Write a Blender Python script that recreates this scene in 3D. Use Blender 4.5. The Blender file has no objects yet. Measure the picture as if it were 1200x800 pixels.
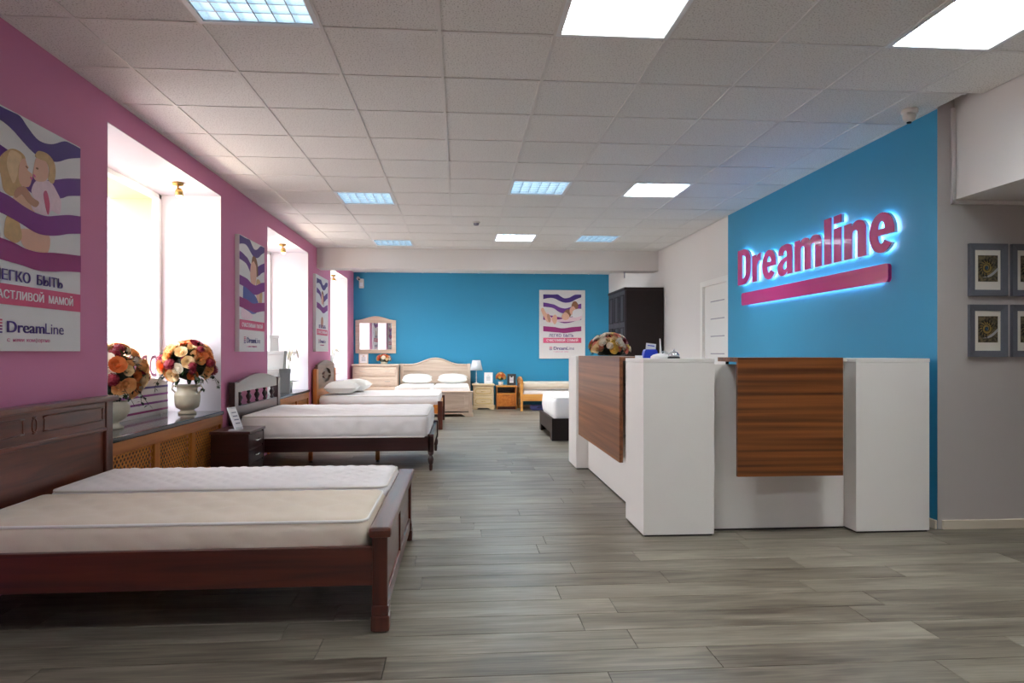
import bpy, bmesh, math, random
from mathutils import Vector, Matrix, Euler

random.seed(7)
PI = math.pi
scene = bpy.context.scene
C = scene.collection

# ---------------------------------------------------------------- camera, sky, exposure
CAM_Z = 1.2
cam_d = bpy.data.cameras.new('camera')
cam = bpy.data.objects.new('camera', cam_d)
C.objects.link(cam)
cam.location = (0, 0, CAM_Z)
cam.rotation_euler = (PI / 2, 0, -0.076)
cam_d.sensor_width = 36
cam_d.lens = 24
cam_d.shift_y = 12.5 / 1200
cam_d.clip_end = 300
scene.camera = cam

world = bpy.data.worlds.new('world')
scene.world = world
world.use_nodes = True
bg = world.node_tree.nodes['Background']
bg.inputs['Color'].default_value = (0.93, 0.96, 1.0, 1)
SKY = 6.5
bg.inputs['Strength'].default_value = SKY

WINDOWS = [(4.57, 6.66), (8.22, 10.38), (12.13, 13.94)]
WZ0, WZ1, GLASS_X = 0.645, 2.68, -2.83
for (a, b) in WINDOWS:                      # sampling portals for the daylight
    ld = bpy.data.lights.new('window_portal', 'AREA')
    ld.shape = 'RECTANGLE'
    ld.size = b - a
    ld.size_y = WZ1 - WZ0
    ld.cycles.is_portal = True
    lo = bpy.data.objects.new('window_portal', ld)
    C.objects.link(lo)
    lo.location = (-3.26, (a + b) / 2, (WZ0 + WZ1) / 2)
    lo.rotation_euler = Vector((1, 0, 0)).to_track_quat('-Z', 'Z').to_euler()

vs = scene.view_settings
vs.view_transform = 'Standard'
vs.look = 'None'
vs.gamma = 1
vs.use_curve_mapping = False
vs.exposure = 0.85
scene.cycles.use_denoising = True
scene.cycles.max_bounces = 10
scene.cycles.diffuse_bounces = 6
scene.cycles.sample_clamp_indirect = 8
LAMP_K = 1.0

# ---------------------------------------------------------------- materials
MATS = {}


def srgb(r, g, b):
    def f(v):
        v /= 255.0
        return v / 12.92 if v <= 0.04045 else ((v + 0.055) / 1.055) ** 2.4
    return (f(r), f(g), f(b), 1)


def new_mat(name):
    m = bpy.data.materials.new(name)
    m.use_nodes = True
    nt = m.node_tree
    return m, nt, nt.nodes['Principled BSDF']


def plain(name, rgb, rough=0.5, metal=0.0, var=0.05, scale=6.0, bump=0.0, bscale=200.0, coat=0.0, sheen=0.0, spec=0.5):
    m, nt, p = new_mat(name)
    col = srgb(*rgb)
    tc = nt.nodes.new('ShaderNodeTexCoord')
    nz = nt.nodes.new('ShaderNodeTexNoise')
    nz.inputs['Scale'].default_value = scale
    nz.inputs['Detail'].default_value = 4
    nt.links.new(tc.outputs['Object'], nz.inputs['Vector'])
    mx = nt.nodes.new('ShaderNodeMix')
    mx.data_type = 'RGBA'
    mx.inputs[6].default_value = tuple(c * (1 - var) for c in col[:3]) + (1,)
    mx.inputs[7].default_value = tuple(min(1, c * (1 + var)) for c in col[:3]) + (1,)
    nt.links.new(nz.outputs['Fac'], mx.inputs[0])
    nt.links.new(mx.outputs[2], p.inputs['Base Color'])
    p.inputs['Roughness'].default_value = rough
    p.inputs['Metallic'].default_value = metal
    p.inputs['Coat Weight'].default_value = coat
    p.inputs['Sheen Weight'].default_value = sheen
    p.inputs['Specular IOR Level'].default_value = spec
    if bump:
        n2 = nt.nodes.new('ShaderNodeTexNoise')
        n2.inputs['Scale'].default_value = bscale
        n2.inputs['Detail'].default_value = 3
        nt.links.new(tc.outputs['Object'], n2.inputs['Vector'])
        b = nt.nodes.new('ShaderNodeBump')
        b.inputs['Strength'].default_value = bump
        b.inputs['Distance'].default_value = 0.004
        nt.links.new(n2.outputs['Fac'], b.inputs['Height'])
        nt.links.new(b.outputs['Normal'], p.inputs['Normal'])
    MATS[name] = m
    return m


def wood(name, dark, light, axis=0, rough=0.35, scale=1.0, coat=0.2, contrast=1.0, straight=False):
    """long grained wood; axis = grain direction"""
    m, nt, p = new_mat(name)
    tc = nt.nodes.new('ShaderNodeTexCoord')
    oi = nt.nodes.new('ShaderNodeObjectInfo')
    add = nt.nodes.new('ShaderNodeVectorMath')
    add.operation = 'ADD'
    sc_ = nt.nodes.new('ShaderNodeVectorMath')
    sc_.operation = 'SCALE'
    sc_.inputs[0].default_value = (7.3, 11.1, 5.7)
    nt.links.new(oi.outputs['Random'], sc_.inputs['Scale'])
    nt.links.new(tc.outputs['Object'], add.inputs[0])
    nt.links.new(sc_.outputs['Vector'], add.inputs[1])
    mp = nt.nodes.new('ShaderNodeMapping')
    s = [22 * scale] * 3
    s[axis] = (.35 if straight else 1.3) * scale
    mp.inputs['Scale'].default_value = s
    nt.links.new(add.outputs['Vector'], mp.inputs['Vector'])
    nz = nt.nodes.new('ShaderNodeTexNoise')
    nz.inputs['Scale'].default_value = 1.0
    nz.inputs['Detail'].default_value = 5
    nz.inputs['Distortion'].default_value = 0.1 if straight else 0.6
    nt.links.new(mp.outputs['Vector'], nz.inputs['Vector'])
    cr = nt.nodes.new('ShaderNodeValToRGB')
    h = 0.22 / contrast
    cr.color_ramp.elements[0].position = 0.5 - h
    cr.color_ramp.elements[0].color = srgb(*dark)
    cr.color_ramp.elements[1].position = 0.5 + h
    cr.color_ramp.elements[1].color = srgb(*light)
    nt.links.new(nz.outputs['Fac'], cr.inputs['Fac'])
    nt.links.new(cr.outputs['Color'], p.inputs['Base Color'])
    p.inputs['Roughness'].default_value = rough
    p.inputs['Coat Weight'].default_value = coat
    p.inputs['Coat Roughness'].default_value = 0.25
    b = nt.nodes.new('ShaderNodeBump')
    b.inputs['Strength'].default_value = 0.12
    b.inputs['Distance'].default_value = 0.002
    nt.links.new(nz.outputs['Fac'], b.inputs['Height'])
    nt.links.new(b.outputs['Normal'], p.inputs['Normal'])
    MATS[name] = m
    return m


def emit(name, rgb, strength):
    m, nt, p = new_mat(name)
    p.inputs['Base Color'].default_value = srgb(*rgb)
    p.inputs['Emission Color'].default_value = srgb(*rgb)
    p.inputs['Emission Strength'].default_value = strength
    MATS[name] = m
    return m


def floor_mat():
    m, nt, p = new_mat('laminate')
    tc = nt.nodes.new('ShaderNodeTexCoord')
    geo = nt.nodes.new('ShaderNodeNewGeometry')
    oi = nt.nodes.new('ShaderNodeObjectInfo')
    s1 = nt.nodes.new('ShaderNodeMath')
    s1.operation = 'MULTIPLY_ADD'
    s1.inputs[1].default_value = 3.77
    nt.links.new(geo.outputs['Random Per Island'], s1.inputs[0])
    nt.links.new(oi.outputs['Random'], s1.inputs[2])
    fr = nt.nodes.new('ShaderNodeMath')
    fr.operation = 'FRACT'
    nt.links.new(s1.outputs[0], fr.inputs[0])
    sc_ = nt.nodes.new('ShaderNodeVectorMath')
    sc_.operation = 'SCALE'
    sc_.inputs[0].default_value = (17.3, 31.1, 5.7)
    nt.links.new(fr.outputs[0], sc_.inputs['Scale'])
    add = nt.nodes.new('ShaderNodeVectorMath')
    add.operation = 'ADD'
    nt.links.new(tc.outputs['Object'], add.inputs[0])
    nt.links.new(sc_.outputs['Vector'], add.inputs[1])

    def noise(sx, sy, det, dist):
        mp = nt.nodes.new('ShaderNodeMapping')
        mp.inputs['Scale'].default_value = (sx, sy, 1)
        nt.links.new(add.outputs['Vector'], mp.inputs['Vector'])
        nz = nt.nodes.new('ShaderNodeTexNoise')
        nz.inputs['Scale'].default_value = 1
        nz.inputs['Detail'].default_value = det
        nz.inputs['Distortion'].default_value = dist
        nt.links.new(mp.outputs['Vector'], nz.inputs['Vector'])
        return nz
    grain = noise(2.6, 46, 7, 1.0)
    blot = noise(1.7, 9, 4, 0.6)
    cr = nt.nodes.new('ShaderNodeValToRGB')
    e = cr.color_ramp.elements
    e[0].position = 0.33
    e[0].color = srgb(78, 70, 60)
    e[1].position = 0.69
    e[1].color = srgb(154, 148, 134)
    mid = cr.color_ramp.elements.new(0.5)
    mid.color = srgb(120, 114, 101)
    mixf = nt.nodes.new('ShaderNodeMath')
    mixf.operation = 'MULTIPLY_ADD'
    mixf.inputs[1].default_value = 0.45
    nt.links.new(grain.outputs['Fac'], mixf.inputs[0])
    m2 = nt.nodes.new('ShaderNodeMath')
    m2.operation = 'MULTIPLY_ADD'
    m2.inputs[1].default_value = 0.45
    m2.inputs[2].default_value = -0.02
    nt.links.new(blot.outputs['Fac'], m2.inputs[0])
    m3 = nt.nodes.new('ShaderNodeMath')
    m3.operation = 'MULTIPLY_ADD'
    m3.inputs[1].default_value = 0.12
    nt.links.new(fr.outputs[0], m3.inputs[0])
    nt.links.new(m2.outputs[0], m3.inputs[2])
    nt.links.new(m3.outputs[0], mixf.inputs[2])
    nt.links.new(mixf.outputs[0], cr.inputs['Fac'])
    nt.links.new(cr.outputs['Color'], p.inputs['Base Color'])
    rr = nt.nodes.new('ShaderNodeMapRange')
    rr.inputs[3].default_value = 0.30
    rr.inputs[4].default_value = 0.46
    nt.links.new(grain.outputs['Fac'], rr.inputs[0])
    nt.links.new(rr.outputs[0], p.inputs['Roughness'])
    b = nt.nodes.new('ShaderNodeBump')
    b.inputs['Strength'].default_value = 0.08
    b.inputs['Distance'].default_value = 0.002
    nt.links.new(grain.outputs['Fac'], b.inputs['Height'])
    nt.links.new(b.outputs['Normal'], p.inputs['Normal'])
    MATS['laminate'] = m


def tile_mat():
    m, nt, p = new_mat('ceiling_tile')
    tc = nt.nodes.new('ShaderNodeTexCoord')
    oi = nt.nodes.new('ShaderNodeObjectInfo')
    nz = nt.nodes.new('ShaderNodeTexNoise')
    nz.inputs['Scale'].default_value = 120
    nz.inputs['Detail'].default_value = 2
    nt.links.new(tc.outputs['Object'], nz.inputs['Vector'])
    cr = nt.nodes.new('ShaderNodeValToRGB')
    e = cr.color_ramp.elements
    e[0].position = 0.33
    e[0].color = srgb(184, 179, 173)
    e[1].position = 0.44
    e[1].color = srgb(240, 238, 234)
    nt.links.new(nz.outputs['Fac'], cr.inputs['Fac'])
    mx = nt.nodes.new('ShaderNodeMix')
    mx.data_type = 'RGBA'
    mx.blend_type = 'MULTIPLY'
    mx.inputs[0].default_value = 1.0
    mr = nt.nodes.new('ShaderNodeMapRange')
    mr.inputs[3].default_value = 0.93
    mr.inputs[4].default_value = 1.0
    nt.links.new(oi.outputs['Random'], mr.inputs[0])
    nt.links.new(cr.outputs['Color'], mx.inputs[6])
    nt.links.new(mr.outputs[0], mx.inputs[7])
    nt.links.new(mx.outputs[2], p.inputs['Base Color'])
    p.inputs['Roughness'].default_value = 0.85
    b = nt.nodes.new('ShaderNodeBump')
    b.inputs['Strength'].default_value = 0.25
    b.inputs['Distance'].default_value = 0.002
    nt.links.new(nz.outputs['Fac'], b.inputs['Height'])
    nt.links.new(b.outputs['Normal'], p.inputs['Normal'])
    MATS['ceiling_tile'] = m


def glass_mat():
    m, nt, p = new_mat('window_glass')
    out = nt.nodes['Material Output']
    tr = nt.nodes.new('ShaderNodeBsdfTransparent')
    gl = nt.nodes.new('ShaderNodeBsdfGlossy')
    gl.inputs['Roughness'].default_value = 0.02
    mx = nt.nodes.new('ShaderNodeMixShader')
    mx.inputs[0].default_value = 0.05
    nt.links.new(tr.outputs[0], mx.inputs[1])
    nt.links.new(gl.outputs[0], mx.inputs[2])
    nt.links.new(mx.outputs[0], out.inputs['Surface'])
    MATS['window_glass'] = m


def shell_mat():
    """printed ammonite picture: spiral of dark and gold bands"""
    m, nt, p = new_mat('shell_print')
    tc = nt.nodes.new('ShaderNodeTexCoord')
    wv = nt.nodes.new('ShaderNodeTexNoise')
    wv.inputs['Scale'].default_value = 60
    wv.inputs['Detail'].default_value = 4
    nt.links.new(tc.outputs['Object'], wv.inputs['Vector'])
    cr = nt.nodes.new('ShaderNodeValToRGB')
    e = cr.color_ramp.elements
    e[0].position = 0.35
    e[0].color = srgb(40, 40, 34)
    e[1].position = 0.65
    e[1].color = srgb(120, 108, 80)
    nt.links.new(wv.outputs['Fac'], cr.inputs['Fac'])
    nt.links.new(cr.outputs['Color'], p.inputs['Base Color'])
    p.inputs['Roughness'].default_value = 0.3
    MATS['shell_print'] = m


floor_mat()
tile_mat()
glass_mat()
shell_mat()
plain('pink_wall', (208, 128, 166), 0.62, var=0.02, scale=1.5, bump=0.05, bscale=300)
plain('blue_wall', (42, 142, 184), 0.55, var=0.03, scale=1.2, bump=0.06, bscale=260)
plain('white_wall', (226, 222, 219), 0.7, var=0.02, scale=1.5, bump=0.05, bscale=300)
plain('grey_wall', (186, 180, 177), 0.7, var=0.02, scale=1.5, bump=0.05, bscale=300)
plain('reveal_white', (204, 199, 207), 0.6, var=0.02)
plain('peach_render', (238, 196, 160), 0.8, var=0.05)
plain('outside_ground', (170, 168, 162), 0.9, var=0.1)
plain('outside_wall', (226, 222, 216), 0.9, var=0.05)
plain('outside_glass', (150, 160, 172), 0.2, var=0.1)
plain('pvc', (240, 240, 242), 0.35, var=0.01)
plain('beige_trim', (214, 204, 186), 0.5, var=0.03)
plain('grid_metal', (226, 223, 219), 0.5, var=0.02)
plain('granite', (34, 34, 42), 0.16, var=0.5, scale=60, coat=0.4)
plain('laminate_white', (238, 236, 232), 0.42, var=0.015)
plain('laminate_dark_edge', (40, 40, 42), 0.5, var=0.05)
plain('canvas', (226, 224, 224), 0.6, var=0.02, bump=0.05, bscale=500)
plain('fabric_white', (240, 239, 240), 0.85, var=0.02, bump=0.25, bscale=350, sheen=0.2)
plain('fabric_cream', (224, 212, 194), 0.85, var=0.03, bump=0.25, bscale=350, sheen=0.2)
plain('piping_white', (236, 234, 230), 0.8, var=0.02)
plain('pillow_fabric', (238, 240, 236), 0.85, var=0.02, bump=0.3, bscale=120)
plain('black_metal', (22, 22, 24), 0.4, metal=0.6)
plain('chrome', (210, 212, 216), 0.12, metal=1.0, var=0.02)
plain('brass', (196, 160, 96), 0.3, metal=1.0, var=0.05)
plain('gold_handle', (200, 170, 110), 0.35, metal=0.8, var=0.05)
plain('silver_handle', (190, 186, 180), 0.3, metal=0.9, var=0.05)
plain('louver_silver', (214, 224, 230), 0.22, metal=0.85, var=0.03)
plain('fixture_white', (235, 238, 240), 0.4, var=0.01)
plain('magenta', (190, 30, 110), 0.28, var=0.03, coat=0.5)
plain('magenta_face', (196, 34, 118), 0.22, var=0.03, coat=0.6)
plain('letter_side', (200, 208, 224), 0.35, var=0.03)
plain('print_indigo', (58, 20, 120), 0.5, var=0.05)
plain('print_violet', (92, 24, 128), 0.5, var=0.05)
plain('print_purple', (124, 22, 128), 0.5, var=0.05)
plain('print_magenta', (146, 26, 108), 0.5, var=0.05)
plain('print_pink', (206, 78, 118), 0.5, var=0.04)
plain('print_rose', (216, 90, 150), 0.5, var=0.04)
plain('print_lilac', (216, 180, 216), 0.5, var=0.05)
plain('print_white', (238, 234, 236), 0.5, var=0.02)
plain('print_text', (66, 34, 122), 0.5, var=0.05)
plain('print_skin', (224, 176, 152), 0.55, var=0.08, scale=14)
plain('print_skin_dark', (192, 140, 116), 0.55, var=0.08, scale=14)
plain('print_blond', (202, 164, 116), 0.55, var=0.25, scale=30)
plain('print_blond_light', (224, 194, 150), 0.55, var=0.2, scale=30)
plain('print_brown', (130, 84, 52), 0.55, var=0.25, scale=30)
plain('print_dress', (236, 208, 218), 0.55, var=0.12, scale=40)
plain('print_blue', (84, 92, 160), 0.55, var=0.15, scale=20)
plain('print_grey', (150, 146, 160), 0.55, var=0.05)
plain('frame_grey', (104, 108, 118), 0.45, var=0.1, scale=40)
plain('mat_board', (232, 228, 218), 0.7, var=0.02)
plain('shell_dark', (28, 28, 26), 0.5, var=0.2)
plain('shell_gold', (150, 126, 66), 0.5, var=0.25, scale=50)
plain('shell_blue', (52, 82, 104), 0.5, var=0.25, scale=50)
plain('shell_pale', (168, 166, 168), 0.5, var=0.15, scale=50)
plain('ceramic', (206, 200, 178), 0.45, var=0.12, scale=20, bump=0.3, bscale=60)
plain('ceramic_white', (236, 236, 234), 0.3, var=0.02)
plain('leaf_green', (52, 84, 40), 0.5, var=0.35, scale=30)
plain('leaf_dark', (34, 50, 34), 0.5, var=0.35, scale=30)
plain('petal_cream', (238, 214, 168), 0.6, var=0.08)
plain('petal_white', (240, 234, 220), 0.6, var=0.05)
plain('petal_peach', (240, 182, 116), 0.6, var=0.10)
plain('petal_orange', (222, 128, 66), 0.6, var=0.12)
plain('petal_red', (140, 22, 48), 0.6, var=0.2)
plain('petal_pink', (226, 140, 122), 0.6, var=0.12)
plain('petal_yellow', (236, 206, 110), 0.6, var=0.1)
plain('stem_green', (86, 112, 62), 0.6, var=0.1)
plain('carton_white', (170, 173, 173), 0.6, var=0.02)
plain('blue_plastic', (24, 60, 190), 0.3, var=0.05)
plain('paper', (236, 238, 242), 0.7, var=0.02)
plain('paper_ink', (140, 146, 160), 0.7, var=0.05)
plain('acrylic', (214, 220, 224), 0.15, var=0.02)
plain('lamp_shade', (226, 236, 244), 0.7, var=0.02)
plain('camera_plastic', (220, 216, 210), 0.4, var=0.02)
plain('black_frame', (20, 20, 24), 0.35, var=0.1)
plain('wenge', (32, 21, 20), 0.5, var=0.25, scale=20, spec=0.3)
plain('wenge_gloss', (46, 34, 38), 0.4, var=0.2, scale=20)
plain('glass_letter', (170, 120, 150), 0.6, var=0.05)
emit('warm_bulb', (255, 226, 180), 14)
emit('led_white', (226, 238, 255), 9)
m_, nt_, p_ = new_mat('mirror_glass')
p_.inputs['Base Color'].default_value = (0.9, 0.92, 0.93, 1)
p_.inputs['Metallic'].default_value = 1
p_.inputs['Roughness'].default_value = 0.02
MATS['mirror_glass'] = m_
wood('mahogany', (54, 18, 10), (94, 38, 20), 0, 0.3, 1.0, 0.4)
wood('mahogany_y', (64, 24, 13), (112, 50, 26), 1, 0.3, 1.0, 0.4)
wood('mahogany_z', (54, 18, 10), (94, 38, 20), 2, 0.3, 1.0, 0.4)
wood('dark_cherry', (34, 12, 14), (56, 22, 22), 0, 0.3, 1.0, 0.4)
wood('dark_cherry_y', (40, 18, 18), (62, 28, 28), 1, 0.28, 1.0, 0.5)
wood('orange_wood', (168, 92, 30), (202, 126, 50), 1, 0.4, 1.0, 0.2)
wood('orange_wood_z', (168, 92, 30), (202, 126, 50), 2, 0.4, 1.0, 0.2)
wood('pine', (206, 140, 64), (226, 168, 92), 0, 0.4, 1.0, 0.2)
wood('pine_y', (206, 140, 64), (226, 168, 92), 1, 0.4, 1.0, 0.2)
wood('bleached', (206, 184, 164), (230, 214, 198), 0, 0.5, 1.2, 0.05)
wood('bleached_z', (206, 184, 164), (230, 214, 198), 2, 0.5, 1.2, 0.05)
wood('bleached_warm', (210, 184, 142), (232, 212, 176), 0, 0.5, 1.2, 0.05)
wood('zebrano', (78, 38, 16), (142, 84, 40), 0, 0.4, 1.5, 0.1, 1.3, True)
wood('zebrano_y', (98, 54, 30), (160, 102, 62), 1, 0.4, 1.5, 0.1, 1.1, True)
wood('cane', (184, 108, 40), (214, 142, 64), 1, 0.5, 2.0, 0.1)
wood('brown_panel', (92, 70, 58), (132, 104, 90), 1, 0.4, 1.0, 0.2)


# ---------------------------------------------------------------- mesh helpers
class MB:
    def __init__(s):
        s.v, s.f, s.sm = [], [], []

    def add(s, v, f, smooth=False):
        n = len(s.v)
        s.v += [tuple(p) for p in v]
        s.f += [tuple(i + n for i in q) for q in f]
        s.sm += [smooth] * len(f)
        return s

    def box(s, x0, x1, y0, y1, z0, z1, bev=0.0):
        if x0 > x1: x0, x1 = x1, x0
        if y0 > y1: y0, y1 = y1, y0
        if z0 > z1: z0, z1 = z1, z0
        b = min(bev, (x1 - x0) * .45, (y1 - y0) * .45, (z1 - z0) * .45)
        if b <= 0:
            v = [(x, y, z) for x in (x0, x1) for y in (y0, y1) for z in (z0, z1)]
            s.add(v, [(0, 1, 3, 2), (4, 6, 7, 5), (0, 4, 5, 1), (2, 3, 7, 6), (0, 2, 6, 4), (1, 5, 7, 3)])
            return s
        bm = bmesh.new()
        bmesh.ops.create_cube(bm, size=1)
        for q in bm.verts:
            q.co = Vector(((x0 + x1) / 2 + q.co.x * (x1 - x0), (y0 + y1) / 2 + q.co.y * (y1 - y0), (z0 + z1) / 2 + q.co.z * (z1 - z0)))
        bmesh.ops.bevel(bm, geom=list(bm.edges), offset=b, segments=2, profile=0.6, affect='EDGES')
        bm.verts.index_update()
        s.add([q.co[:] for q in bm.verts], [[q.index for q in fc.verts] for fc in bm.faces])
        bm.free()
        return s

    def lathe(s, prof, c=(0, 0, 0), seg=20, smooth=True, axis=2, sx=1, sy=1):
        n = len(prof)
        v, f = [], []
        for k in range(seg):
            a = 2 * PI * k / seg
            for (r, z) in prof:
                p = (r * math.cos(a) * sx, r * math.sin(a) * sy, z)
                if axis == 0: p = (p[2], p[0], p[1])
                if axis == 1: p = (p[0], p[2], p[1])
                v.append((p[0] + c[0], p[1] + c[1], p[2] + c[2]))
        for k in range(seg):
            k2 = (k + 1) % seg
            for i in range(n - 1):
                q = (k * n + i, k2 * n + i, k2 * n + i + 1, k * n + i + 1)
                f.append(q if axis != 1 else q[::-1])
        s.add(v, f, smooth)
        # caps
        for i in (0, n - 1):
            if prof[i][0] > 1e-5:
                ring = [k * n + i for k in range(seg)]
                base = len(s.v) - len(v)
                s.f.append(tuple(base + q for q in (ring[::-1] if i == 0 else ring)))
                s.sm.append(False)
        return s

    def cyl(s, p0, p1, r0, r1=None, seg=10, smooth=True):
        r1 = r0 if r1 is None else r1
        return s.tube([p0, p1], [r0, r1], seg, smooth)

    def tube(s, pts, r, seg=8, smooth=True, closed=False):
        pts = [Vector(p) for p in pts]
        n = len(pts)
        rr = r if isinstance(r, (list, tuple)) else [r] * n
        v, f = [], []
        up = None
        for i, p in enumerate(pts):
            a = pts[(i - 1) % n] if (i > 0 or closed) else p
            b = pts[(i + 1) % n] if (i < n - 1 or closed) else p
            t = (b - a).normalized()
            if up is None:
                up = Vector((0, 0, 1)) if abs(t.z) < .9 else Vector((1, 0, 0))
            x = t.cross(up)
            if x.length < 1e-4:
                up = Vector((0, 1, 0)); x = t.cross(up)
            x.normalize()
            y = x.cross(t).normalized()
            up = y
            for k in range(seg):
                an = 2 * PI * k / seg
                v.append(p + (x * math.cos(an) + y * math.sin(an)) * rr[i])
        for i in range(n if closed else n - 1):
            j = (i + 1) % n
            for k in range(seg):
                k2 = (k + 1) % seg
                f.append((i * seg + k, i * seg + k2, j * seg + k2, j * seg + k))
        base = len(s.v)
        s.add(v, f, smooth)
        if not closed:
            s.f.append(tuple(base + k for k in range(seg))[::-1]); s.sm.append(False)
            s.f.append(tuple(base + (n - 1) * seg + k for k in range(seg))); s.sm.append(False)
        return s

    def prism(s, poly, d0, d1, plane='xy', smooth=False):
        """extrude a 2-D outline. plane xy: depth z; yz: depth x; xz: depth y"""
        def m(u, v, d):
            return (u, v, d) if plane == 'xy' else ((d, u, v) if plane == 'yz' else (u, d, v))
        n = len(poly)
        v = [m(a, b, d0) for a, b in poly] + [m(a, b, d1) for a, b in poly]
        f = [tuple(range(n))[::-1], tuple(range(n, 2 * n))] + [(i, (i + 1) % n, n + (i + 1) % n, n + i) for i in range(n)]
        if plane == 'xz':
            f = [q[::-1] for q in f]
        return s.add(v, f, smooth)

    def ring_prism(s, outer, inner, d0, d1, plane='yz'):
        """plate with one hole: outer and inner outlines with the same point count"""
        def m(u, v, d):
            return (u, v, d) if plane == 'xy' else ((d, u, v) if plane == 'yz' else (u, d, v))
        n = len(outer)
        v = [m(*p, d0) for p in outer] + [m(*p, d0) for p in inner] + [m(*p, d1) for p in outer] + [m(*p, d1) for p in inner]
        f = []
        for i in range(n):
            j = (i + 1) % n
            f += [(i, n + i, n + j, j), (2 * n + i, 2 * n + j, 3 * n + j, 3 * n + i), (i, j, 2 * n + j, 2 * n + i), (n + i, 3 * n + i, 3 * n + j, n + j)]
        return s.add(v, f)


def wloc(o):
    p = Vector((0, 0, 0))
    while o is not None:
        p += o.location
        o = o.parent
    return p


def obj(name, mb, mat, parent=None, local=False, origin=None):
    """links the builder's mesh; world coordinates unless local"""
    off = Vector((0, 0, 0))
    if not local and parent is not None:
        off = wloc(parent)
    if origin is not None:
        off = Vector(origin)
    me = bpy.data.meshes.new(name)
    me.from_pydata([(x - off.x, y - off.y, z - off.z) for x, y, z in mb.v], [], mb.f)
    me.polygons.foreach_set('use_smooth', mb.sm)
    bm = bmesh.new(); bm.from_mesh(me)
    bmesh.ops.recalc_face_normals(bm, faces=bm.faces)
    bm.to_mesh(me); bm.free()
    me.update()
    me.materials.append(MATS[mat])
    o = bpy.data.objects.new(name, me)
    C.objects.link(o)
    if origin is not None and parent is None:
        o.location = off
    o.parent = parent
    return o


def tag(o, label, cat, group=None):
    o['label'] = label
    o['category'] = cat
    if group:
        o['group'] = group
    return o


def thing(name, label, cat, loc=(0, 0, 0), rot=(0, 0, 0), group=None):
    o = bpy.data.objects.new(name, None)
    o.empty_display_size = 0.1
    C.objects.link(o)
    o.location = loc
    o.rotation_euler = rot
    return tag(o, label, cat, group)


def bx(name, b, mat, parent, bev=0.0, local=False):
    return obj(name, MB().box(*b, bev), mat, parent, local)


def struct(o):
    o['kind'] = 'structure'
    return o


def inst(src, parent, loc, rot=(0, 0, 0), scale=1.0, name=None, mat=None):
    o = src.copy()
    if name: o.name = name
    C.objects.link(o)
    o.parent = parent
    o.location = loc
    o.rotation_euler = rot
    o.scale = (scale,) * 3 if not isinstance(scale, (tuple, list)) else scale
    if mat:
        o.material_slots[0].link = 'OBJECT'
        o.material_slots[0].material = MATS[mat]
    return o


def smooth_poly(pts, per=6, closed=True):
    n = len(pts)
    out = []
    rng = range(n) if closed else range(n - 1)
    for i in rng:
        if closed:
            p0, p1, p2, p3 = pts[(i - 1) % n], pts[i], pts[(i + 1) % n], pts[(i + 2) % n]
        else:
            p0, p1, p2, p3 = pts[max(i - 1, 0)], pts[i], pts[i + 1], pts[min(i + 2, n - 1)]
        for k in range(per):
            t = k / per
            out.append(tuple(0.5 * (2 * p1[d] + (p2[d] - p0[d]) * t + (2 * p0[d] - 5 * p1[d] + 4 * p2[d] - p3[d]) * t * t + (3 * p1[d] - p0[d] - 3 * p2[d] + p3[d]) * t ** 3) for d in range(2)))
    if not closed:
        out.append(tuple(pts[-1]))
    return out


def text_mesh(txt, height, extrude=0.0006, offset=0.0, xscale=1.0, fit=None, align='LEFT', spacing=1.0, bold=0.0):
    """font outline as an MB in the local xy plane, base line at 0; fit = wanted width"""
    cu = bpy.data.curves.new('text', 'FONT')
    cu.body = txt
    cu.size = 1.0
    cu.extrude = extrude
    cu.offset = offset
    cu.space_character = spacing
    cu.resolution_u = 4
    o = bpy.data.objects.new('text', cu)
    C.objects.link(o)
    dg = bpy.context.evaluated_depsgraph_get()
    dg.update()
    me = bpy.data.meshes.new_from_object(o.evaluated_get(dg))
    vs_ = [v.co.copy() for v in me.vertices]
    fs = [tuple(p.vertices) for p in me.polygons]
    bpy.data.objects.remove(o)
    bpy.data.curves.remove(cu)
    bpy.data.meshes.remove(me)
    x0 = min(v.x for v in vs_); x1 = max(v.x for v in vs_)
    k = height / 0.70               # cap height of the built-in font is about 0.7 em
    sx = (fit / (x1 - x0)) if fit else k * xscale
    if align == 'CENTER': x0 = (x0 + x1) / 2
    if align == 'RIGHT': x0 = x1
    mb = MB()
    for b in ((-bold, 0, bold) if bold else (0,)):
        mb.add([((v.x - x0) * sx + b, v.y * k, v.z + (b + bold) * .15) for v in vs_], fs)
    return mb


def shift(mb, dx=0, dy=0, dz=0):
    mb.v = [(x + dx, y + dy, z + dz) for x, y, z in mb.v]
    return mb


ROT_LEFT = (PI / 2, 0, PI / 2)     # local x -> +Y, y -> Z, z -> +X
ROT_BACK = (PI / 2, 0, 0)          # local x -> +X, y -> Z, z -> -Y
ROT_RIGHT = (PI / 2, 0, -PI / 2)   # local x -> -Y, y -> Z, z -> -X

LX, RX, RXW = -2.26, 3.23, 3.25
NY, BY, GY = -2.6, 14.75, 4.4
CE = 2.855
FAR_X = 6.4
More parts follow.
